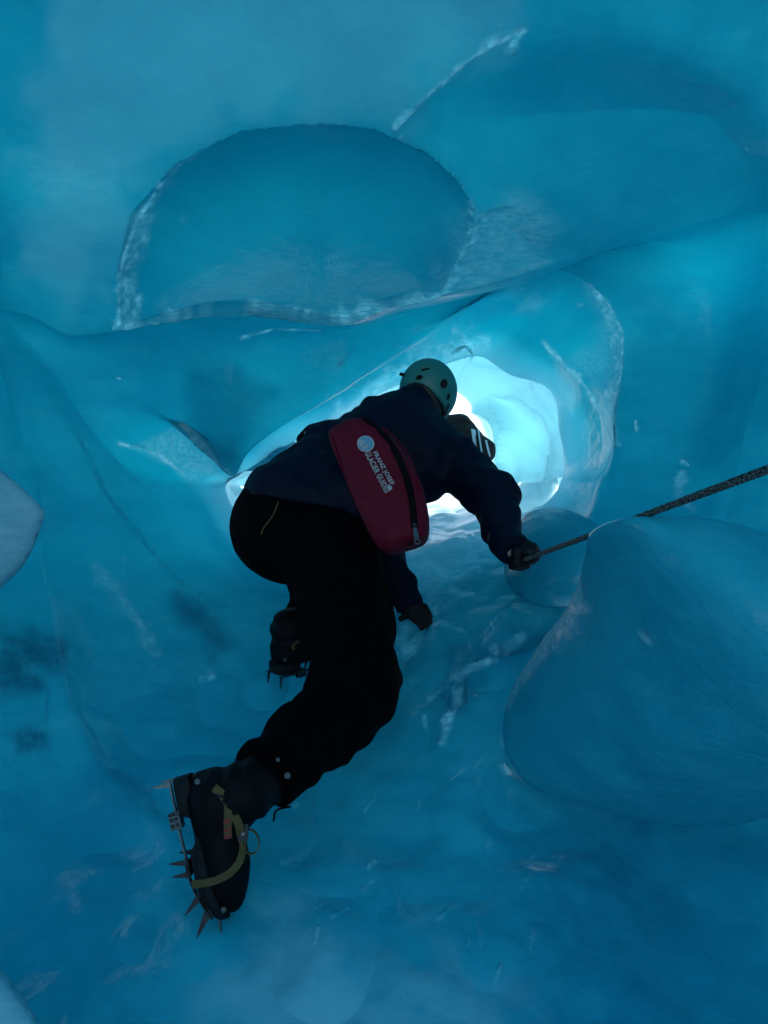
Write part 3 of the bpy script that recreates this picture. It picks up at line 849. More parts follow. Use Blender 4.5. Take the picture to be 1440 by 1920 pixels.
# ---- person climbing with the rope
J = dict(
 pelvis=P(560,965,2.30), waist=P(640,890,2.40), chest=P(742,836,2.52), chest2=P(778,862,2.45), neck=P(772,765,2.66), head=P(800,742,2.77),
 shr=P(832,852,2.47), elr=P(922,930,2.25), wrr=P(957,1026,2.05), har=P(968,1047,2.00),
 shl=P(712,795,2.70), ell=P(700,985,2.62), wrl=P(760,1122,2.50), hal=P(773,1142,2.49),
 hipr=P(620,1035,2.16), thr=P(652,1165,2.05), knr=P(669,1287,1.97), shr2=P(566,1392,1.78), anr=P(496,1458,1.67),
 hipl=P(548,990,2.30), knl=P(622,1015,2.76), anl=P(566,1185,2.46))
person = empty('person', P(600, 1290, 2.2))
tag(person, 'person in navy jacket and black trousers climbing away into the ice passage, gripping the rope', 'person')

head_up = unit((0.40, 0.50, 0.77)); head_fw = unit(np.cross(head_up, np.cross((0.30, 0.85, -0.25), head_up))); head_rt = np.cross(head_fw, head_up)
HAX = np.stack([head_rt, head_fw, head_up])
RF = dict(H=P(330,1462,1.575), T=P(384,1706,1.53)); RF['t'] = unit(RF['T'] - RF['H'])
def frame(H, t, up):
    t = unit(t); u = unit(np.asarray(up, float) - t * (np.asarray(up, float) @ t)); r = np.cross(t, u)
    return dict(H=np.asarray(H), t=t, u=u, r=r)
RFOOT = frame(RF['H'], RF['t'], (0.93, 0.10, 0.30))
LFOOT = frame(P(514,1262,2.30), (0.72, 0.66, 0.10), (0.04, -0.12, 1.0))
def fp(fr, x, y, z):
    return fr['H'] + fr['t'] * x + fr['r'] * y + fr['u'] * z

# fingers of the right hand close round the rope; those of the left reach down to the ice
rope_a, rope_b = P(985,1049,1.98), P(1440,880,0.90)
rope_dir = unit(rope_b - rope_a)
gx = unit(np.cross(rope_dir, (0, 0, 1))); gz = np.cross(gx, rope_dir)
def grip():
    fg = []
    for k in range(4):
        c = rope_a - rope_dir * (0.012 + 0.021 * k)
        ring = [c + (gx * math.cos(a) + gz * math.sin(a)) * rr for a, rr in ((2.2, 0.045), (0.9, 0.030), (-0.6, 0.021), (-2.0, 0.019))]
        fg.append(ring)
    th = [rope_a - rope_dir * 0.05 + gz * 0.035 - gx * 0.02, rope_a - rope_dir * 0.02 + gz * 0.028 - gx * 0.012, rope_a + rope_dir * 0.008 + gz * 0.020]
    return fg, th
fing_r, thumb_r = grip()
palm_r = rope_a - rope_dir * 0.045 + gz * 0.020 - gx * 0.025
hl = J['hal']
def reach():
    fg = []
    d0 = unit(P(800,1158,2.46) - hl); side = unit(np.cross(d0, (0, -1, 0.3)))
    for k, (s, ln) in enumerate(((-0.028, 0.048), (-0.009, 0.058), (0.010, 0.055), (0.027, 0.045))):
        b0 = hl + side * s * 0.9 + d0 * 0.012
        fg.append([b0, b0 + d0 * ln * 0.42 + side * s * 0.12, b0 + d0 * ln * 0.75 + np.array((0, 0, -0.007)), b0 + d0 * ln + np.array((0, 0, -0.018))])
    th = [hl - d0 * 0.02, hl + P(758,1158,2.48) * 0.5 - hl * 0.5, P(752,1160,2.47)]
    return fg, th
fing_l, thumb_l = reach()

def body_fn(p):
    d = smin(cone(p, J['pelvis'], J['waist'], 0.13, 0.115), cone(p, J['waist'], J['chest'], 0.115, 0.13), 0.05)
    d = smin(d, cone(p, J['shl'], J['shr'], 0.06, 0.06), 0.06)
    d = smin(d, cone(p, J['chest'], J['neck'], 0.08, 0.055), 0.04)
    d = smin(d, cone(p, J['neck'], J['head'], 0.052, 0.058), 0.03)
    hd = ell(p, J['head'] + head_fw * 0.005, (0.076, 0.094, 0.112), HAX)
    hd = smin(hd, cone(p, J['head'] + head_fw * 0.088 - head_up * 0.005, J['head'] + head_fw * 0.108 - head_up * 0.035, 0.010, 0.016), 0.012)
    hd = smin(hd, ell(p, J['head'] + head_fw * 0.05 - head_up * 0.075, (0.045, 0.045, 0.04), HAX), 0.03)
    for s in (-1, 1):
        hd = smin(hd, ell(p, J['head'] + head_rt * 0.078 * s - head_up * 0.015, (0.012, 0.022, 0.032), HAX), 0.008)
        hd = smax(hd, -ball(p, J['head'] + head_rt * 0.031 * s + head_fw * 0.104 + head_up * 0.004, 0.014), 0.01)
    hd = smax(hd, -cone(p, J['head'] + head_fw * 0.103 - head_up * 0.062 - head_rt * 0.02, J['head'] + head_fw * 0.103 - head_up * 0.062 + head_rt * 0.02, 0.005, 0.005), 0.006)
    d = smin(d, hd, 0.02)
    d = smin(d, chain(p, [J['shr'], J['elr'], J['wrr'], palm_r], [0.055, 0.042, 0.028, 0.026]), 0.03)
    d = smin(d, chain(p, [J['shl'], J['ell'], J['wrl'], hl], [0.055, 0.042, 0.028, 0.026]), 0.03)
    d = smin(d, hand_dist(p, J['wrr'], palm_r, gx, fing_r, thumb_r, 0.0085), 0.01)
    d = smin(d, hand_dist(p, J['wrl'], hl, gx, fing_l, thumb_l, 0.0085), 0.01)
    d = smin(d, chain(p, [J['hipr'], J['thr'], J['knr'], J['shr2'], J['anr'], fp(RFOOT, 0.05, 0, 0.06), fp(RFOOT, 0.22, 0, 0.045)], [0.095, 0.08, 0.06, 0.05, 0.04, 0.038, 0.026]), 0.04)
    d = smin(d, chain(p, [J['hipl'], J['knl'], J['anl'], fp(LFOOT, 0.05, 0, 0.06), fp(LFOOT, 0.22, 0, 0.045)], [0.095, 0.06, 0.042, 0.038, 0.026]), 0.04)
    return d + 0.006
lo, hi = bounds(list(J.values()) + [RF['T']], 0.16)
sdf_mesh('body', body_fn, lo, hi, 0.012, SKIN, person)

hem_n = (0.26, 0.30, 0.92); hem_c = P(575, 948, 2.12)
def jacket_fn(p):
    d = smin(cone(p, J['pelvis'], J['waist'], 0.178, 0.165), cone(p, J['waist'], J['chest'], 0.165, 0.172), 0.05)
    d = smin(d, ball(p, J['chest2'], 0.148), 0.05)
    d = smin(d, cone(p, P(560,965,2.28), P(664,948,2.24), 0.176, 0.165), 0.05)
    d = smin(d, cone(p, J['shl'], J['chest'], 0.10, 0.14), 0.05)
    d = smin(d, cone(p, J['chest'], J['neck'], 0.12, 0.088), 0.05)
    ar = chain(p, [J['shr'], P(884,898,2.35), J['elr'], P(940,985,2.15), J['wrr'] + unit(J['wrr'] - J['elr']) * 0.035], [0.090, 0.080, 0.073, 0.058, 0.043], 0.02)
    ar = smin(ar, ball(p, J['elr'] + np.array((0.028, 0.0, 0.022)), 0.048), 0.02)
    ar = smax(ar, plane(p, J['wrr'] + unit(J['wrr'] - J['elr']) * 0.032, J['wrr'] - J['elr']), 0.008)
    ar = ar + folds(p, J['wrr'] - J['elr'], 95, 0.0035)
    al = chain(p, [J['shl'], J['ell'], P(728,1050,2.55), J['wrl'] + unit(J['wrl'] - J['ell']) * 0.045], [0.10, 0.075, 0.062, 0.048], 0.02)
    al = smax(al, plane(p, J['wrl'] + unit(J['wrl'] - J['ell']) * 0.042, J['wrl'] - J['ell']), 0.008)
    al = al + folds(p, J['wrl'] - J['ell'], 90, 0.003, 4.0)
    d = smin(smin(d, ar, 0.035), al, 0.03)
    d = d + folds(p, J['chest'] - J['pelvis'], 40, 0.008, 8.0)
    # belt of the pack draws the cloth in; the hem hangs free below
    d = smax(d, -plane(p, hem_c, hem_n) * np.where(plane(p, J['chest'], rope_dir) > 0.02, 0.0, 1.0) - 0.0, 0.012) if False else d
    arm_zone = np.minimum(ar, al) - 0.05
    cut = -plane(p, hem_c, hem_n) + vnoise(p * 14.0) * 0.006
    body_cut = np.where(arm_zone < 0, -1.0, cut)
    d = np.maximum(d, np.where(np.minimum(ar, al) < 0.012, -1.0, cut))
    # open collar
    return np.maximum(d, -cone(p, J['neck'] + unit(J['head'] - J['neck']) * 0.02, J['head'] + unit(J['head'] - J['neck']) * 0.08, 0.066, 0.09))
lo, hi = bounds([J[k] for k in ('pelvis','waist','chest','neck','shr','elr','wrr','shl','ell','wrl')], 0.25)
sdf_mesh('jacket', jacket_fn, lo, hi, 0.0085, JACKET, person)

def trousers_fn(p):
    r = chain(p, [J['hipr'], J['thr'], P(663,1240,2.0), J['knr'], P(630,1345,1.90), J['shr2'], J['anr']], [0.150, 0.118, 0.106, 0.108, 0.098, 0.084, 0.082], 0.04)
    r = smin(r, ball(p, P(590,1330,1.92), 0.05), 0.03)
    r = np.maximum(r, plane(p, P(497,1463,1.665), unit(J['anr'] - J['shr2'])))
    r = r + folds(p, J['anr'] - J['knr'], 55, 0.009, 2.0)
    l = chain(p, [J['hipl'], P(590,1000,2.55), J['knl'], P(594,1100,2.61), P(570,1175,2.475)], [0.175, 0.13, 0.10, 0.082, 0.075], 0.04)
    l = np.maximum(l, plane(p, P(570,1172,2.475), J['anl'] - J['knl']))
    l = l + folds(p, J['anl'] - J['knl'], 70, 0.004, 5.0)
    d = smin(r, l, 0.03)
    d = smin(d, ball(p, P(546,986,2.28), 0.180), 0.04)
    return np.maximum(d, plane(p, hem_c + np.array(unit(hem_n)) * 0.06, hem_n))
lo, hi = bounds([J[k] for k in ('hipr','knr','anr','hipl','knl','anl','pelvis')], 0.22)
trousers = sdf_mesh('trousers', trousers_fn, lo, hi, 0.0085, PANTS, person)
def glove_r(p):
    d = hand_dist(p, J['wrr'] - unit(J['wrr'] - J['elr']) * 0.03, palm_r, gx, fing_r, thumb_r, 0.0106)
    return smin(d, cone(p, J['wrr'] - unit(J['wrr'] - J['elr']) * 0.04, palm_r, 0.035, 0.030), 0.01)
lo, hi = bounds([J['wrr'], palm_r, rope_a], 0.085); sdf_mesh('glove', glove_r, lo, hi, 0.003, GLOVE, person)
def glove_l(p):
    d = hand_dist(p, J['wrl'] - unit(J['wrl'] - J['ell']) * 0.03, hl, gx, fing_l, thumb_l, 0.0104)
    return smin(d, cone(p, J['wrl'] - unit(J['wrl'] - J['ell']) * 0.03, hl, 0.037, 0.031), 0.01)
lo, hi = bounds([J['wrl'], hl], 0.11); sdf_mesh('glove', glove_l, lo, hi, 0.003, GLOVE, person)
def hair_fn(p):
    d = ell(p, J['head'] - head_fw * 0.008 + head_up * 0.004, (0.084, 0.098, 0.116), HAX)
    d = np.maximum(d, plane(p, J['head'] + head_fw * 0.045, head_fw))
    return np.maximum(d, -plane(p, J['head'] - head_up * 0.085, head_up)) + vnoise(p * 60.0) * 0.002
lo, hi = bounds([J['head']], 0.14); sdf_mesh('hair', hair_fn, lo, hi, 0.005, HAIR, person)

# ---- boots
def boot(fr, shaft_to, parent, mirror=1):
    q = lambda x, y, z: fp(fr, x, y * mirror, z)
    ax = np.stack([fr['t'], fr['r'], fr['u']])
    def fn(p):
        d = ell(p, q(0.200, 0, 0.056), (0.088, 0.048, 0.046), ax)
        d = smin(d, ell(p, q(0.060, 0, 0.058), (0.062, 0.043, 0.060), ax), 0.03)
        d = smin(d, cone(p, q(0.085, 0, 0.068), q(0.190, 0, 0.062), 0.050, 0.046), 0.03)
        sh = chain(p, [q(0.062, 0, 0.070), q(0.066, 0, 0.130), shaft_to], [0.053, 0.056, 0.064], 0.03)
        sh = sh + 0.003 * np.sin((p @ np.asarray(fr['u'], np.float32)) * 150 + vnoise(p * 14) * 3)
        d = smin(d, sh, 0.03)
        d = np.maximum(d, -plane(p, q(0, 0, 0.020), fr['u']))
        return d + vnoise(p * 40.0) * 0.0012
    lo, hi = bounds([q(-0.01, -0.06, -0.0), q(0.30, 0.06, 0.12), q(-0.01, 0.06, 0), q(0.3, -0.06, 0), shaft_to], 0.08)
    b = sdf_mesh('boot', fn, lo, hi, 0.0045, LEATHER, parent)
    # rubber sole with heel block, arch and lugs
    out = [(-0.004,0.0),(0.0,0.028),(0.03,0.037),(0.08,0.035),(0.12,0.034),(0.17,0.045),(0.22,0.050),(0.26,0.044),(0.286,0.026),(0.294,0.0)]
    out += [(x, -y * 0.95) for x, y in out[-2:0:-1]]
    o2 = catmull(np.array(out), 60, True)
    zb = lambda x: 0.0 + 0.020 * smooth01((x - 0.066) / 0.012) * (1 - smooth01((x - 0.125) / 0.02)) + 0.025 * np.clip((x - 0.2) / 0.09, 0, 1) ** 2 + 0.006 * smooth01((x - 0.125) / 0.02)
    nn = len(o2); V = []
    lug = 0.004 * (np.sin(np.arange(nn) * 1.7) > 0.1)
    for k in range(nn): V.append(q(o2[k, 0], o2[k, 1], zb(o2[k, 0])))
    for k in range(nn): V.append(q(o2[k, 0] * 1.0, o2[k, 1] * 1.03 + 0.002 * np.sign(o2[k, 1]), zb(o2[k, 0]) + 0.012 + lug[k]))
    for k in range(nn): V.append(q(o2[k, 0], o2[k, 1], 0.032 + 0.012 * np.clip((o2[k, 0] - 0.2) / 0.09, 0, 1)))
    V += [q(0.04, 0, 0.0), q(0.14, 0, 0.034)]
    f = []
    for i in range(2):
        for k in range(nn):
            k2 = (k + 1) % nn; f.append([i * nn + k, i * nn + k2, (i + 1) * nn + k2, (i + 1) * nn + k])
    # ladder faces across the bottom and the top
    for base in (0, 2 * nn):
        for k in range(nn // 2 - 1):
            f.append([base + k, base + k + 1, base + (nn - k - 1) % nn, base + (nn - k) % nn])
    mesh_obj('sole', V[:-2], f, RUBBER, b, smooth=False)
    rivet = [(0.012, 0.045, 0.052)] + [(0.268, 0.040, 0.045)]
    for x, y, z in rivet:
        disc('rivet', q(x, y - 0.004, z), fr['r'] * mirror, 0.0062, 0.003, RIVET, b)
    return b
boot_r = boot(RFOOT, P(478,1472,1.645), person)
boot_l = boot(LFOOT, P(570,1172,2.475), person)
for (px, py, d, r) in ((521,1424,1.60,0.0045), (539,1454,1.60,0.0070)):
    disc('snap_button', P(px, py, d), (0.15, -1, 0.1), r, 0.004, RIVET, trousers)
tube('drawcord', [P(545,1512,1.63), P(518,1520,1.615), P(513,1540,1.61)], 0.0022, PANTS, trousers, seg=6, n=10)
tube('seam_cord', [P(522,940,2.110), P(514,962,2.100), P(505,976,2.098), P(494,990,2.100), P(490,1003,2.103)], 0.0016, OLIVE, trousers, seg=6, n=20)

# ---- crampons
def spike(name, base, d, w_dir, w, l, mat, parent, thick=0.004):
    d = unit(d); wd = unit(w_dir); td = np.cross(d, wd)
    V = []
    for s, ww, tt in ((0, 1, 1), (0.45, 0.62, 1), (0.93, 0.2, 0.8), (1.0, 0.1, 0.5)):
        for a, b in ((-1, -1), (1, -1), (1, 1), (-1, 1)):
            V.append(base + d * l * s + wd * a * w / 2 * ww + td * b * thick / 2 * tt)
    f = [[3, 2, 1, 0], [12, 13, 14, 15]]
    for i in range(3):
        for k in range(4):
            k2 = (k + 1) % 4; f.append([4*i + k, 4*i + k2, 4*i + 4 + k2, 4*i + 4 + k])
    return mesh_obj(name, V, f, mat, parent, smooth=False)
def bar(name, pts, w, t, wdir, mat, parent):
    pts = np.asarray(pts, float)
    return ribbon(name, pts, [np.cross(unit(np.gradient(pts, axis=0)[i]), unit(wdir)) for i in range(len(pts))], w, t, mat, parent)
def crampon(fr, label, mirror=1, straps=True):
    q = lambda x, y, z: fp(fr, x, y * mirror, z)
    c = empty('crampon', q(0.14, 0, -0.03)); tag(c, label, 'crampon', 'crampons on the climber\'s boots')
    u, t, r = fr['u'], fr['t'], fr['r'] * mirror
    # heel frame: a U of steel round the heel block
    for s in (1, -1):
        bar('heel_rail', [q(-0.002, 0.034 * s, -0.003), q(0.035, 0.038 * s, -0.003), q(0.072, 0.033 * s, -0.003)], 0.013, 0.003, r, STEEL, c)
        spike('heel_spike', q(0.004, 0.034 * s, -0.002), -u - 0.12 * t, t, 0.012, 0.042, STEEL, c)
        spike('heel_spike', q(0.062, 0.034 * s, -0.002), -u, t, 0.016, 0.022, DARKSTEEL, c)
    bar('heel_plate', [q(0.070, -0.036, -0.004), q(0.070, 0.0, -0.004), q(0.070, 0.036, -0.004)], 0.022, 0.004, t, STEEL, c)
    blk = mesh_obj('adjuster', [q(x, y, z) for z in (-0.020, 0.002) for x, y in ((0.064, 0.016), (0.092, 0.014), (0.092, 0.044), (0.064, 0.046))],
             [[3, 2, 1, 0], [4, 5, 6, 7], [0, 1, 5, 4], [1, 2, 6, 5], [2, 3, 7, 6], [3, 0, 4, 7]], STEEL, c, smooth=False)
    for (x, z) in ((0.071, -0.005), (0.083, -0.005), (0.071, -0.015), (0.083, -0.015)):
        disc('bolt', q(x, 0.0455 - 0.07 * (x - 0.064), z), r, 0.0042, 0.0025, DARKSTEEL, blk, seg=8)
    bar('linking_bar', [q(0.086, 0.030, -0.006), q(0.13, 0.030, -0.005), q(0.172, 0.028, -0.004)], 0.011, 0.004, r, STEEL, c)
    # front frame with toe spring
    zf = lambda x: -0.003 + 0.030 * np.clip((x - 0.17) / 0.11, 0, 1) ** 1.4
    for s in (1, -1):
        xs = np.linspace(0.165, 0.275, 8)
        bar('front_rail', [q(x, s * (0.040 + 0.010 * math.sin((x - 0.165) / 0.11 * 3.0)) , zf(x) - 0.002) for x in xs], 0.014, 0.003, r, DARKSTEEL, c)
        spike('side_spike', q(0.160, 0.042 * s, zf(0.160)), -u - 0.25 * t + 0.1 * s * r, t, 0.014, 0.036, DARKSTEEL, c)
        spike('side_spike', q(0.182, 0.046 * s, zf(0.182)), -u - 0.15 * t + 0.1 * s * r, t, 0.014, 0.034, DARKSTEEL, c)
        spike('side_spike', q(0.226, 0.050 * s, zf(0.226)), -u + 0.75 * t + 0.1 * s * r, t - 0.0 * u, 0.020, 0.044, DARKSTEEL, c)
        spike('side_spike', q(0.258, 0.044 * s, zf(0.258)), -0.8 * u + 1.0 * t + 0.1 * s * r, t + 0.3 * u, 0.022, 0.054, DARKSTEEL, c)
        spike('front_point', q(0.278, 0.018 * s, zf(0.278) + 0.004), t - 0.10 * u, r, 0.014, 0.048, STEEL, c)
    bar('cross_plate', [q(0.172, -0.044, -0.004), q(0.172, 0, -0.004), q(0.172, 0.044, -0.004)], 0.03, 0.003, t, DARKSTEEL, c)
    bar('toe_plate', [q(0.262, -0.046, zf(0.262)), q(0.266, 0, zf(0.266)), q(0.262, 0.046, zf(0.262))], 0.024, 0.003, t, DARKSTEEL, c)
    if straps:
        sd = [r, r, r, r, r]
        st = ribbon('heel_strap', catmull([q(0.032, 0.052, 0.085), q(0.052, 0.0565, 0.100), q(0.086, 0.0560, 0.110), q(0.118, 0.052, 0.116), q(0.140, 0.040, 0.113)], 16), [r + 0.3 * u * k / 16 for k in range(16)], 0.017, 0.0025, OLIVE, c)
        ribbon('strap_keeper', [q(0.060, 0.058, 0.092), q(0.068, 0.0605, 0.103), q(0.073, 0.058, 0.116)], [r] * 3, 0.004, 0.003, GLOVE, st)
        ribbon('strap_keeper', [q(0.044, 0.056, 0.084), q(0.052, 0.0585, 0.096), q(0.057, 0.057, 0.108)], [r] * 3, 0.004, 0.003, GLOVE, st)
        te = ribbon('strap_tail', catmull([q(0.072, 0.0585, 0.106), q(0.095, 0.0600, 0.100), q(0.120, 0.0570, 0.093), q(0.135, 0.0555, 0.090)], 12), [r] * 12, 0.016, 0.0022, OLIVE, c)
        for x in (0.100, 0.116, 0.130):
            ribbon('red_mark', [q(x, 0.0625 - 0.10 * (x - 0.1), 0.090 + (0.1 - x) * 0.2), q(x + 0.003, 0.0628 - 0.10 * (x - 0.1), 0.097 + (0.1 - x) * 0.2), q(x - 0.001, 0.0625 - 0.10 * (x - 0.1), 0.104 + (0.1 - x) * 0.2)], [r] * 3, 0.005, 0.0012, REDTAG, te)
        bk = mesh_obj('buckle', [q(x, y, z) for y in (0.030, 0.042) for x, z in ((0.118, 0.112), (0.150, 0.104), (0.154, 0.124), (0.122, 0.132))],
             [[3, 2, 1, 0], [4, 5, 6, 7], [0, 1, 5, 4], [1, 2, 6, 5], [2, 3, 7, 6], [3, 0, 4, 7]], DARKSTEEL, c, smooth=False)
        disc('bolt', q(0.136, 0.042, 0.118), r, 0.006, 0.003, STEEL, bk, seg=10)
        ribbon('toe_strap', catmull([q(0.150, 0.036, 0.112), q(0.170, 0.036, 0.108), q(0.190, 0.046, 0.096), q(0.202, 0.0535, 0.072), q(0.205, 0.0560, 0.040), q(0.20, 0.054, 0.0)], 18), [r + u * max(0, 1 - k / 8) for k in range(18)], 0.015, 0.0022, OLIVE, c)
        lc = q(0.158, 0.034, 0.128)
        lp = [lc + t * 0.023 * math.cos(a) + u * 0.016 * math.sin(a) for a in np.linspace(0, 2 * math.pi, 33)]
        ribbon('strap_loop', lp, [pp - lc for pp in lp], 0.013, 0.002, OLIVE, c)
    return c
crampon(RFOOT, 'steel crampon with spikes strapped to the trailing boot nearest the camera')
crampon(LFOOT, 'dark crampon under the farther boot, half hidden by the leg')

# ---- helmet
HEL = simple_mat('mint_helmet_shell', (0.020, 0.16, 0.140), rough=0.5, noise=0.08, nscale=8)
FOAM = simple_mat('black_helmet_liner', (0.008, 0.008, 0.009), rough=0.9)
helmet = empty('helmet', J['head'] + head_up * 0.02)
tag(helmet, 'pale mint climbing helmet with dark vent holes on the climber', 'helmet')
hc = J['head'] + head_up * 0.018 - head_fw * 0.004
HR = (0.107, 0.128, 0.115)
def on_helmet(px, py, scale=1.0):
    d = unit(P(px, py, 1.0)); o = -hc
    A = HAX / np.array(HR)[:, None] / scale
    dd = A @ d; oo = A @ o
    b = oo @ dd; a = dd @ dd; c_ = oo @ oo - 1
    return d * ((-b - math.sqrt(max(0, b * b - a * c_))) / a)
vents = [((797,691),(0.017,0.007),0.25), ((785,707),(0.013,0.009),0.1), ((834,719),(0.021,0.015),0.6), ((842,745),(0.011,0.013),0.5)]
def helmet_fn(p):
    d = ell(p, hc, HR, HAX)
    sh = np.maximum(d, -(d + 0.010))
    pr = p - hc.astype(np.float32)
    side = np.abs(pr @ head_rt.astype(np.float32)) / 0.113
    rim = pr @ head_up.astype(np.float32) + 0.052 - 0.22 * (pr @ head_fw.astype(np.float32)) - 0.012 * np.cos(side * 3.0)
    sh = np.maximum(sh, -rim)
    sh = sh - 0.0006
    for (px_, (wa, wb), ang) in vents:
        c_ = on_helmet(*px_); nrm = unit(c_ - hc); ux = unit(np.cross(nrm, (0, 0, 1))); uy = np.cross(nrm, ux)
        e1 = ux * math.cos(ang) + uy * math.sin(ang); e2 = -ux * math.sin(ang) + uy * math.cos(ang)
        sh = smax(sh, -ell(p, c_, (wa, wb, 0.03), np.stack([e1, e2, nrm])), 0.003)
    # more vents on the far side of the shell
    for a_, h_ in ((0.5, 0.6), (1.2, 0.5), (2.0, 0.55), (1.6, 0.95)):
        nrm = unit(head_rt * math.cos(a_) + head_fw * math.sin(a_) + head_up * h_); c_ = hc + nrm * 0.125
        e1 = unit(np.cross(nrm, head_up)); sh = smax(sh, -ell(p, c_, (0.010, 0.017, 0.03), np.stack([e1, np.cross(nrm, e1), nrm])), 0.003)
    return sh
lo, hi = bounds([hc], 0.165); sdf_mesh('shell', helmet_fn, lo, hi, 0.0032, HEL, helmet)
def liner_fn(p):
    d = ell(p, hc, tuple(x - 0.012 for x in HR), HAX)
    return np.maximum(np.maximum(d, -(d + 0.012)), -plane(p, hc - head_up * 0.035, head_up))
sdf_mesh('liner', liner_fn, lo, hi, 0.005, FOAM, helmet)
clipc = on_helmet(757, 703, 1.02)
mesh_obj('lamp_clip', [clipc + head_rt * a * 0.012 + head_up * b * 0.007 + unit(clipc - hc) * c_ for c_ in (-0.004, 0.006) for a, b in ((-1, -1), (1, -1), (1, 1), (-1, 1))],
         [[3, 2, 1, 0], [4, 5, 6, 7], [0, 1, 5, 4], [1, 2, 6, 5], [2, 3, 7, 6], [3, 0, 4, 7]], FOAM, helmet, smooth=False)
for s in (-1, 1):
    ribbon('chin_strap', catmull([hc + head_rt * 0.098 * s - head_up * 0.035, hc + head_rt * 0.092 * s - head_up * 0.09 + head_fw * 0.02, hc + head_rt * 0.04 * s - head_up * 0.135 + head_fw * 0.05, hc - head_up * 0.14 + head_fw * 0.05], 14), [head_rt * s] * 14, 0.015, 0.002, FOAM, helmet)

# ---- red waist pack
RED = simple_mat('red_pack_cloth', (0.105, 0.001, 0.013), rough=0.7, spec=0.2, noise=0.15, nscale=18, bump=0.35, bscale=450)
REDP = simple_mat('red_pack_piping', (0.11, 0.002, 0.016), rough=0.75, spec=0.2, bump=0.3, bscale=450)
ZIP = simple_mat('black_zip_tape', (0.003, 0.003, 0.004), rough=0.85, spec=0.08)
PRINT = simple_mat('pale_print', (0.36, 0.37, 0.38), rough=0.7, noise=0.15, nscale=120)
BADGE = simple_mat('badge_blue', (0.10, 0.30, 0.42), rough=0.7)
pk_c = P(712, 905, 2.06); pk_n = unit((-0.16, -0.93, 0.34))
OUT = [(617,815),(628,802),(655,787),(690,791),(720,808),(750,838),(775,876),(793,915),(802,955),(803,990),(796,1010),(780,1019),(757,1026),(735,1033),(715,1030),(698,1012),(680,977),(660,930),(640,880),(622,840)]
OUTC = catmull(np.array(OUT, float), 160, True)
def pk_plane(px, py):
    px = np.asarray(px, float); py = np.asarray(py, float)
    D = np.stack([(px - 720) / F, np.ones_like(px), (960 - py) / F], -1)
    return D * ((pk_c @ pk_n) / (D @ pk_n))[..., None]
def pk_h(px, py):
    q = np.stack([np.asarray(px, float), np.asarray(py, float)], -1)
    d = seg_dist(q, OUTC, True) * 2.135 / F
    e = np.clip(d / 0.042, 0, 1)
    return 0.045 * np.sqrt(1 - (1 - e) ** 2.2) + 0.012 * smooth01(d / 0.11)
def pk_surf(px, py, off=0.0):
    return pk_plane(px, py) + pk_n * (pk_h(px, py) + off)[..., None]
waist_pack = empty('waist_pack', pk_plane(712, 1030))
tag(waist_pack, 'dark red waist pack with round badge and white lettering on the climber\'s back', 'waist pack')
def build_pack():
    n = len(OUTC); cx, cy = 712.0, 915.0
    rings_ = []
    ts = 1 - (1 - np.linspace(0, 1, 26)[:-1]) ** 1.0
    ts = np.linspace(0, 1, 30)[:-1] ** 1.6
    for t in ts:
        x = OUTC[:, 0] * (1 - t) + cx * t; y = OUTC[:, 1] * (1 - t) + cy * t
        p3 = pk_surf(x, y)
        p3 = p3 + pk_n * (fbm(p3 * np.array((16.0, 10.0, 26.0)), 4) * 0.006)[:, None]
        rings_.append(p3)
    back = [pk_plane(OUTC[:, 0] * (1 - s) + cx * s, OUTC[:, 1] * (1 - s) + cy * s) - pk_n * z for s, z in ((0.01, 0.02), (0.02, 0.05), (0.06, 0.075))]
    allr = back[::-1] + rings_
    V = np.vstack([np.vstack(allr), pk_surf(np.array(cx), np.array(cy))[None], (pk_plane(np.array(cx), np.array(cy)) - pk_n * 0.08)[None]])
    m = len(allr); idx = np.arange(m * n).reshape(m, n); f = []
    for i in range(m - 1):
        for k in range(n):
            k2 = (k + 1) % n; f.append([idx[i, k], idx[i + 1, k], idx[i + 1, k2], idx[i, k2]])
    for k in range(n):
        f.append([idx[-1, k], m * n, idx[-1, (k + 1) % n]]); f.append([idx[0, (k + 1) % n], m * n + 1, idx[0, k]])
    return mesh_obj('pouch', V, f, RED, waist_pack)
build_pack()
def on_pack_tube(name, pts, r, mat, n=50, off=0.0, parent=waist_pack):
    c_ = catmull(np.array(pts, float), n)
    return tube(name, pk_surf(c_[:, 0], c_[:, 1], off), r, mat, parent, seg=8)
on_pack_tube('piping', [(624,824),(640,872),(660,920),(690,985),(712,1022)], 0.0028, REDP)
on_pack_tube('piping', [(700,795),(735,818),(768,860),(788,915),(797,965),(795,1004)], 0.0022, REDP)
zc = catmull(np.array([(684,796),(712,818),(740,850),(762,895),(776,945),(782,1000)], float), 60)
zp = pk_surf(zc[:, 0], zc[:, 1], 0.0040)
zipper = ribbon('zip', zp, [pk_n] * 60, 0.019, 0.0016, ZIP, waist_pack)
tube('zip_teeth', zp + pk_n * 0.002, 0.0014, ZIP, zipper, seg=6)
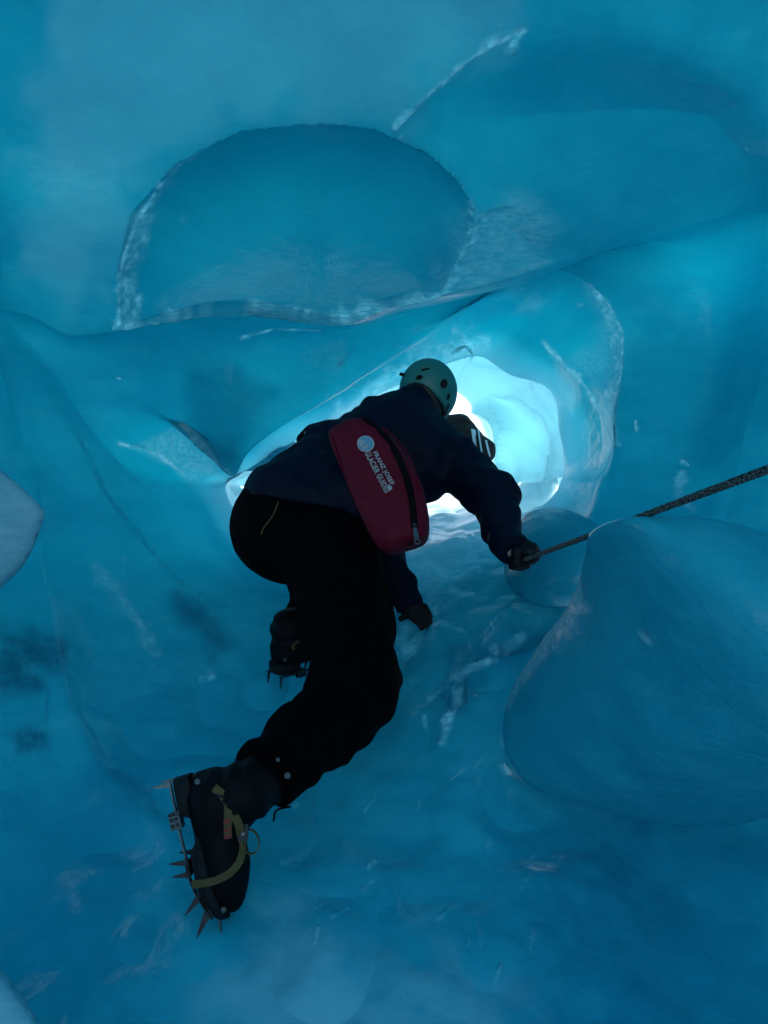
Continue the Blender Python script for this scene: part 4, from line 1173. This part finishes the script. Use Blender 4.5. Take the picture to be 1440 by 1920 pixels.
# zip pull: slider, tongue, ring hole
pull_a, pull_b = pk_surf(np.array(782.0), np.array(998.0), 0.006), pk_surf(np.array(787.0), np.array(1030.0), 0.014)
pull_b = pull_b - pk_n * 0.0
ribbon('zip_slider', [pk_surf(np.array(781.0), np.array(993.0), 0.004), pull_a, pk_surf(np.array(783.0), np.array(1003.0), 0.004)], [pk_n] * 3, 0.009, 0.005, DARKSTEEL, waist_pack)
pdv = unit(pull_b - pull_a); psd = unit(np.cross(pdv, pk_n)); pln = 0.052
tn = ribbon('zip_pull', [pull_a + pdv * pln * s for s in (0, 0.35, 0.72)], [pk_n] * 3, [0.007, 0.011, 0.0115], 0.0024, STEEL, waist_pack)
rc = pull_a + pdv * pln * 0.86 + pk_n * 0.0012
tube('pull_ring', [rc + (pdv * math.cos(a) + psd * math.sin(a)) * 0.0068 for a in np.linspace(0, 2 * math.pi, 24, endpoint=False)], 0.0019, STEEL, tn, seg=8, closed=True)
tube('zip_loop', [pk_surf(np.array(x), np.array(y), 0.002) for x, y in ((777.0,1016.0),(774.0,1024.0),(770.0,1026.0),(768.0,1020.0))], 0.0014, ZIP, waist_pack, seg=6, n=14)
# belt round the waist
ax_b = unit(J['chest'] - J['pelvis'])
bl = []
for a in np.linspace(-2.6, 0.7, 40):
    e1 = unit(np.cross(ax_b, (0.2, -1, 0.1))); e2 = np.cross(ax_b, e1)
    bl.append((e1 * math.cos(a) + e2 * math.sin(a)))
belt_c = P(652, 880, 2.42)
left_pt = [P(640,812,2.28), P(605,800,2.33), P(572,806,2.40), P(566,826,2.50), P(600,860,2.60)]
lb = catmull(left_pt, 24)
ribbon('belt', lb, [unit(x - belt_c) for x in lb], 0.036, 0.004, ZIP, waist_pack)
# lettering and badge
def lettering(text, start, end, height_px, name, upsign=1):
    cu = bpy.data.curves.new(name, 'FONT'); cu.body = text; cu.size = 1.0; cu.offset = 0.022; cu.resolution_u = 3; cu.space_character = 1.04
    tmp = bpy.data.objects.new(name, cu); col.objects.link(tmp)
    dg = bpy.context.evaluated_depsgraph_get(); me = bpy.data.meshes.new_from_object(tmp.evaluated_get(dg))
    v = np.empty(len(me.vertices) * 3, np.float32); me.vertices.foreach_get('co', v); v = v.reshape(-1, 3).astype(float)
    faces = [list(p_.vertices) for p_ in me.polygons]
    bpy.data.objects.remove(tmp); bpy.data.curves.remove(cu); bpy.data.meshes.remove(me)
    x0, x1 = v[:, 0].min(), v[:, 0].max(); y0, y1 = v[:, 1].min(), v[:, 1].max()
    s = np.array(start, float); e = np.array(end, float); ex = e - s; up = np.array((ex[1], -ex[0])); up /= np.linalg.norm(up)
    q = s + ((v[:, 0] - x0) / (x1 - x0))[:, None] * ex + ((v[:, 1] - y0) / (y1 - y0))[:, None] * up * height_px
    return mesh_obj(name, pk_surf(q[:, 0], q[:, 1], 0.0075), faces, PRINT, waist_pack, smooth=False)
lettering('FRANZ JOSEF', (704,867), (737,927), 10.5, 'lettering')
lettering('GLACIER GUIDES', (691,867), (729,941), 10.5, 'lettering')
def flat_on_pack(name, poly, mat, off):
    poly = np.array(poly, float)
    return mesh_obj(name, pk_surf(poly[:, 0], poly[:, 1], off), [list(range(len(poly)))], mat, waist_pack, smooth=False)
bc = (693, 849)
circ = lambda r: [(bc[0] + r * math.cos(a), bc[1] + r * math.sin(a)) for a in np.linspace(0, 2 * math.pi, 40, endpoint=False)]
flat_on_pack('badge_rim', circ(15.5), PRINT, 0.0072)
flat_on_pack('badge_field', circ(13.0), BADGE, 0.0080)
# the badge shows a white peak, turned with the pack
rot = lambda x, y: (bc[0] + x * 0.50 + y * 0.87, bc[1] + x * 0.87 - y * 0.50)
flat_on_pack('badge_peak', [rot(x, y) for x, y in ((-11,-6),(-6,0),(-3,-1),(1,7),(4,3),(6,4),(11,-5),(6,-10),(-6,-10))], PRINT, 0.0088)
flat_on_pack('badge_slope', [rot(x, y) for x, y in ((1,7),(4,3),(2,-1),(5,-4),(1,-8),(-1,-2))], BADGE, 0.0096)
flat_on_pack('print_mark', [(734,924),(740,927),(742,932),(738,935),(733,931)], PRINT, 0.0072)

# ------------------------------------------------------------------ rope
def rope_material():
    m, n, l, b = new_mat('braided_rope')
    at = n.new('ShaderNodeAttribute'); at.attribute_name = 'along'
    at2 = n.new('ShaderNodeAttribute'); at2.attribute_name = 'around'
    cx = n.new('ShaderNodeCombineXYZ'); l.new(at.outputs['Fac'], cx.inputs[0]); l.new(at2.outputs['Fac'], cx.inputs[1])
    w = n.new('ShaderNodeTexNoise'); w.inputs['Scale'].default_value = 1.0; w.inputs['Detail'].default_value = 2
    l.new(cx.outputs[0], w.inputs['Vector'])
    cr = n.new('ShaderNodeValToRGB'); cr.color_ramp.elements[0].position = 0.47; cr.color_ramp.elements[1].position = 0.57
    cr.color_ramp.elements[0].color = (0.010, 0.010, 0.012, 1); cr.color_ramp.elements[1].color = (0.24, 0.20, 0.18, 1)
    l.new(w.outputs['Fac'], cr.inputs[0]); l.new(cr.outputs[0], b.inputs['Base Color'])
    b.inputs['Roughness'].default_value = 0.85; b.inputs['Specular IOR Level'].default_value = 0.2
    return m
def rope():
    a0 = rope_a - rope_dir * 0.16; b0 = rope_a + (rope_b - rope_a) * 1.45
    L_ = np.linalg.norm(b0 - a0); n_ = 420; seg = 24
    t = np.linspace(0, 1, n_); V = []; al = []; ar_ = []
    for i in range(n_):
        c_ = a0 + (b0 - a0) * t[i]
        s = t[i] * L_
        for k in range(seg):
            a = 2 * math.pi * k / seg
            rr = 0.0056 + 0.0005 * (abs(math.sin(4 * a + s * 420)) * abs(math.sin(4 * a - s * 420)))
            V.append(c_ + rr * (math.cos(a) * gx + math.sin(a) * gz)); al.append(s * 130); ar_.append(3.2 * math.sin(a) + 2.0 * math.cos(a))
    f = [[i * seg + k, i * seg + (k + 1) % seg, (i + 1) * seg + (k + 1) % seg, (i + 1) * seg + k] for i in range(n_ - 1) for k in range(seg)]
    o = mesh_obj('rope', V, f, rope_material())
    set_attr(o, 'along', al); set_attr(o, 'around', ar_)
    tag(o, 'dark braided fixed rope running from the climber\'s hand to the right edge', 'rope')
rope()

# ------------------------------------------------------------------ second person, ahead in the passage
BROWN = simple_mat('dark_brown_jacket', (0.035, 0.022, 0.020), rough=0.7, spec=0.2, noise=0.3, nscale=20, bump=0.3, bscale=300)
WHITE = simple_mat('gap_white', (0.80, 0.80, 0.80), rough=0.6)
K = dict(hip=P(715,905,4.25), chest=P(800,838,4.32), neck=P(806,812,4.36), head=P(800,790,4.42), shr=P(862,800,4.24), elr=P(908,846,4.12), wrr=P(858,880,4.20),
         shl=P(770,815,4.45), ell=P(760,860,4.5), wrl=P(790,890,4.6), knr=P(690,880,4.55), anr=P(660,955,4.35), knl=P(640,880,4.4), anl=P(610,955,4.3))
other = empty('person', P(640, 965, 4.3))
tag(other, 'second person in dark brown jacket with white stripes, mostly hidden behind the climber\'s shoulder', 'person')
def o_body(p):
    d = chain(p, [K['hip'], K['chest'], K['neck'], K['head']], [0.13, 0.13, 0.055, 0.06], 0.04)
    d = smin(d, ell(p, K['head'], (0.075, 0.09, 0.11)), 0.02)
    d = smin(d, chain(p, [K['shl'], K['shr']], [0.06, 0.06]), 0.05)
    for a in (('shr','elr','wrr'), ('shl','ell','wrl')):
        e = unit(K[a[2]] - K[a[1]])
        d = smin(d, chain(p, [K[k] for k in a] + [K[a[2]] + e * 0.07], [0.05, 0.04, 0.028, 0.034]), 0.03)
        for s in (-1.5, -0.5, 0.5, 1.5):
            sd = unit(np.cross(e, (0, 1, 0))) * 0.016 * s
            d = smin(d, chain(p, [K[a[2]] + e * 0.08 + sd, K[a[2]] + e * 0.12 + sd, K[a[2]] + e * 0.145 + sd + np.array((0, 0, -0.012))], [0.0095, 0.009, 0.008], 0.003), 0.005)
        d = smin(d, cone(p, K[a[2]] + e * 0.05, K[a[2]] + e * 0.09 + np.array((0, 0.04, 0.02)), 0.012, 0.010), 0.006)
    for a in (('knr','anr'), ('knl','anl')):
        d = smin(d, chain(p, [K['hip'], K[a[0]], K[a[1]], K[a[1]] + np.array((0.03, 0.2, 0.0))], [0.10, 0.06, 0.045, 0.035]), 0.04)
    return d
lo, hi = bounds(list(K.values()), 0.22); sdf_mesh('body', o_body, lo, hi, 0.014, SKIN, other)
def o_jacket(p):
    d = chain(p, [K['hip'], K['chest'], K['neck']], [0.15, 0.155, 0.07], 0.05)
    d = smin(d, chain(p, [K['shl'], K['shr']], [0.085, 0.072]), 0.05)
    d = smin(d, chain(p, [K['shr'], K['elr'], K['wrr']], [0.072, 0.058, 0.045]), 0.02)
    d = smin(d, chain(p, [K['shl'], K['ell'], K['wrl']], [0.08, 0.06, 0.045]), 0.03)
    d = np.maximum(d, -cone(p, K['neck'], K['head'], 0.062, 0.08))
    return d + folds(p, (0.3, 0.2, 0.9), 70, 0.006)
lo, hi = bounds([K[k] for k in ('hip','chest','neck','shr','elr','wrr','shl','ell','wrl')], 0.19); sdf_mesh('jacket', o_jacket, lo, hi, 0.010, BROWN, other)
def o_pants(p):
    d = None
    for a in (('knr','anr'), ('knl','anl')):
        c_ = chain(p, [K['hip'], K[a[0]], K[a[1]]], [0.145, 0.085, 0.065])
        d = c_ if d is None else smin(d, c_, 0.03)
    return d
lo, hi = bounds([K[k] for k in ('hip','knr','anr','knl','anl')], 0.19); sdf_mesh('trousers', o_pants, lo, hi, 0.014, PANTS, other)
for k in ('anr', 'anl'):
    a0 = K[k]; fn = lambda p, a0=a0: np.maximum(smin(cone(p, a0 + np.array((0, 0, 0.05)), a0 + np.array((0, 0, -0.02)), 0.07, 0.06), cone(p, a0 + np.array((0, 0.02, -0.03)), a0 + np.array((0.03, 0.19, -0.03)), 0.055, 0.045), 0.03), -(p[..., 2] - (a0[2] - 0.075)))
    lo, hi = bounds([a0, a0 + np.array((0.03, 0.2, 0))], 0.1); sdf_mesh('boot', fn, lo, hi, 0.01, LEATHER, other)
def o_hel(p):
    d = ell(p, K['head'] + np.array((0, 0, 0.02)), (0.11, 0.13, 0.115)); d = np.maximum(d, -(d + 0.012))
    return np.maximum(d, -(p[..., 2] - (K['head'][2] - 0.01)))
lo, hi = bounds([K['head']], 0.17); sdf_mesh('helmet', o_hel, lo, hi, 0.009, HEL, other)
# white strips added on the sleeve for gaps with bright background
def sleeve_hit(px, py):
    """First point of the sleeve on the sight line, so that a strip lies on the cloth."""
    D = P(px, py, 1.0)
    ds = np.linspace(3.9, 4.4, 400); pts = (D[None] * ds[:, None]).astype(np.float32)
    v = o_jacket(pts); k = np.argmax(v < 0.002)
    return pts[k].astype(float)
for i, (x0, y0, x1, y1, w) in enumerate(((887,806,892,838,0.024), (896,804,903,848,0.007), (911,826,918,856,0.010))):
    pts = [sleeve_hit(x0 + (x1 - x0) * s, y0 + (y1 - y0) * s) for s in np.linspace(0, 1, 10)]
    ribbon('gap_strip', pts, [(0.3, -1, 0.3)] * 10, w, 0.004, WHITE, other)
tube('strap', [P(914,852,4.05), P(921,868,4.04), P(925,884,4.04)], 0.006, BROWN, other, seg=6, n=8)
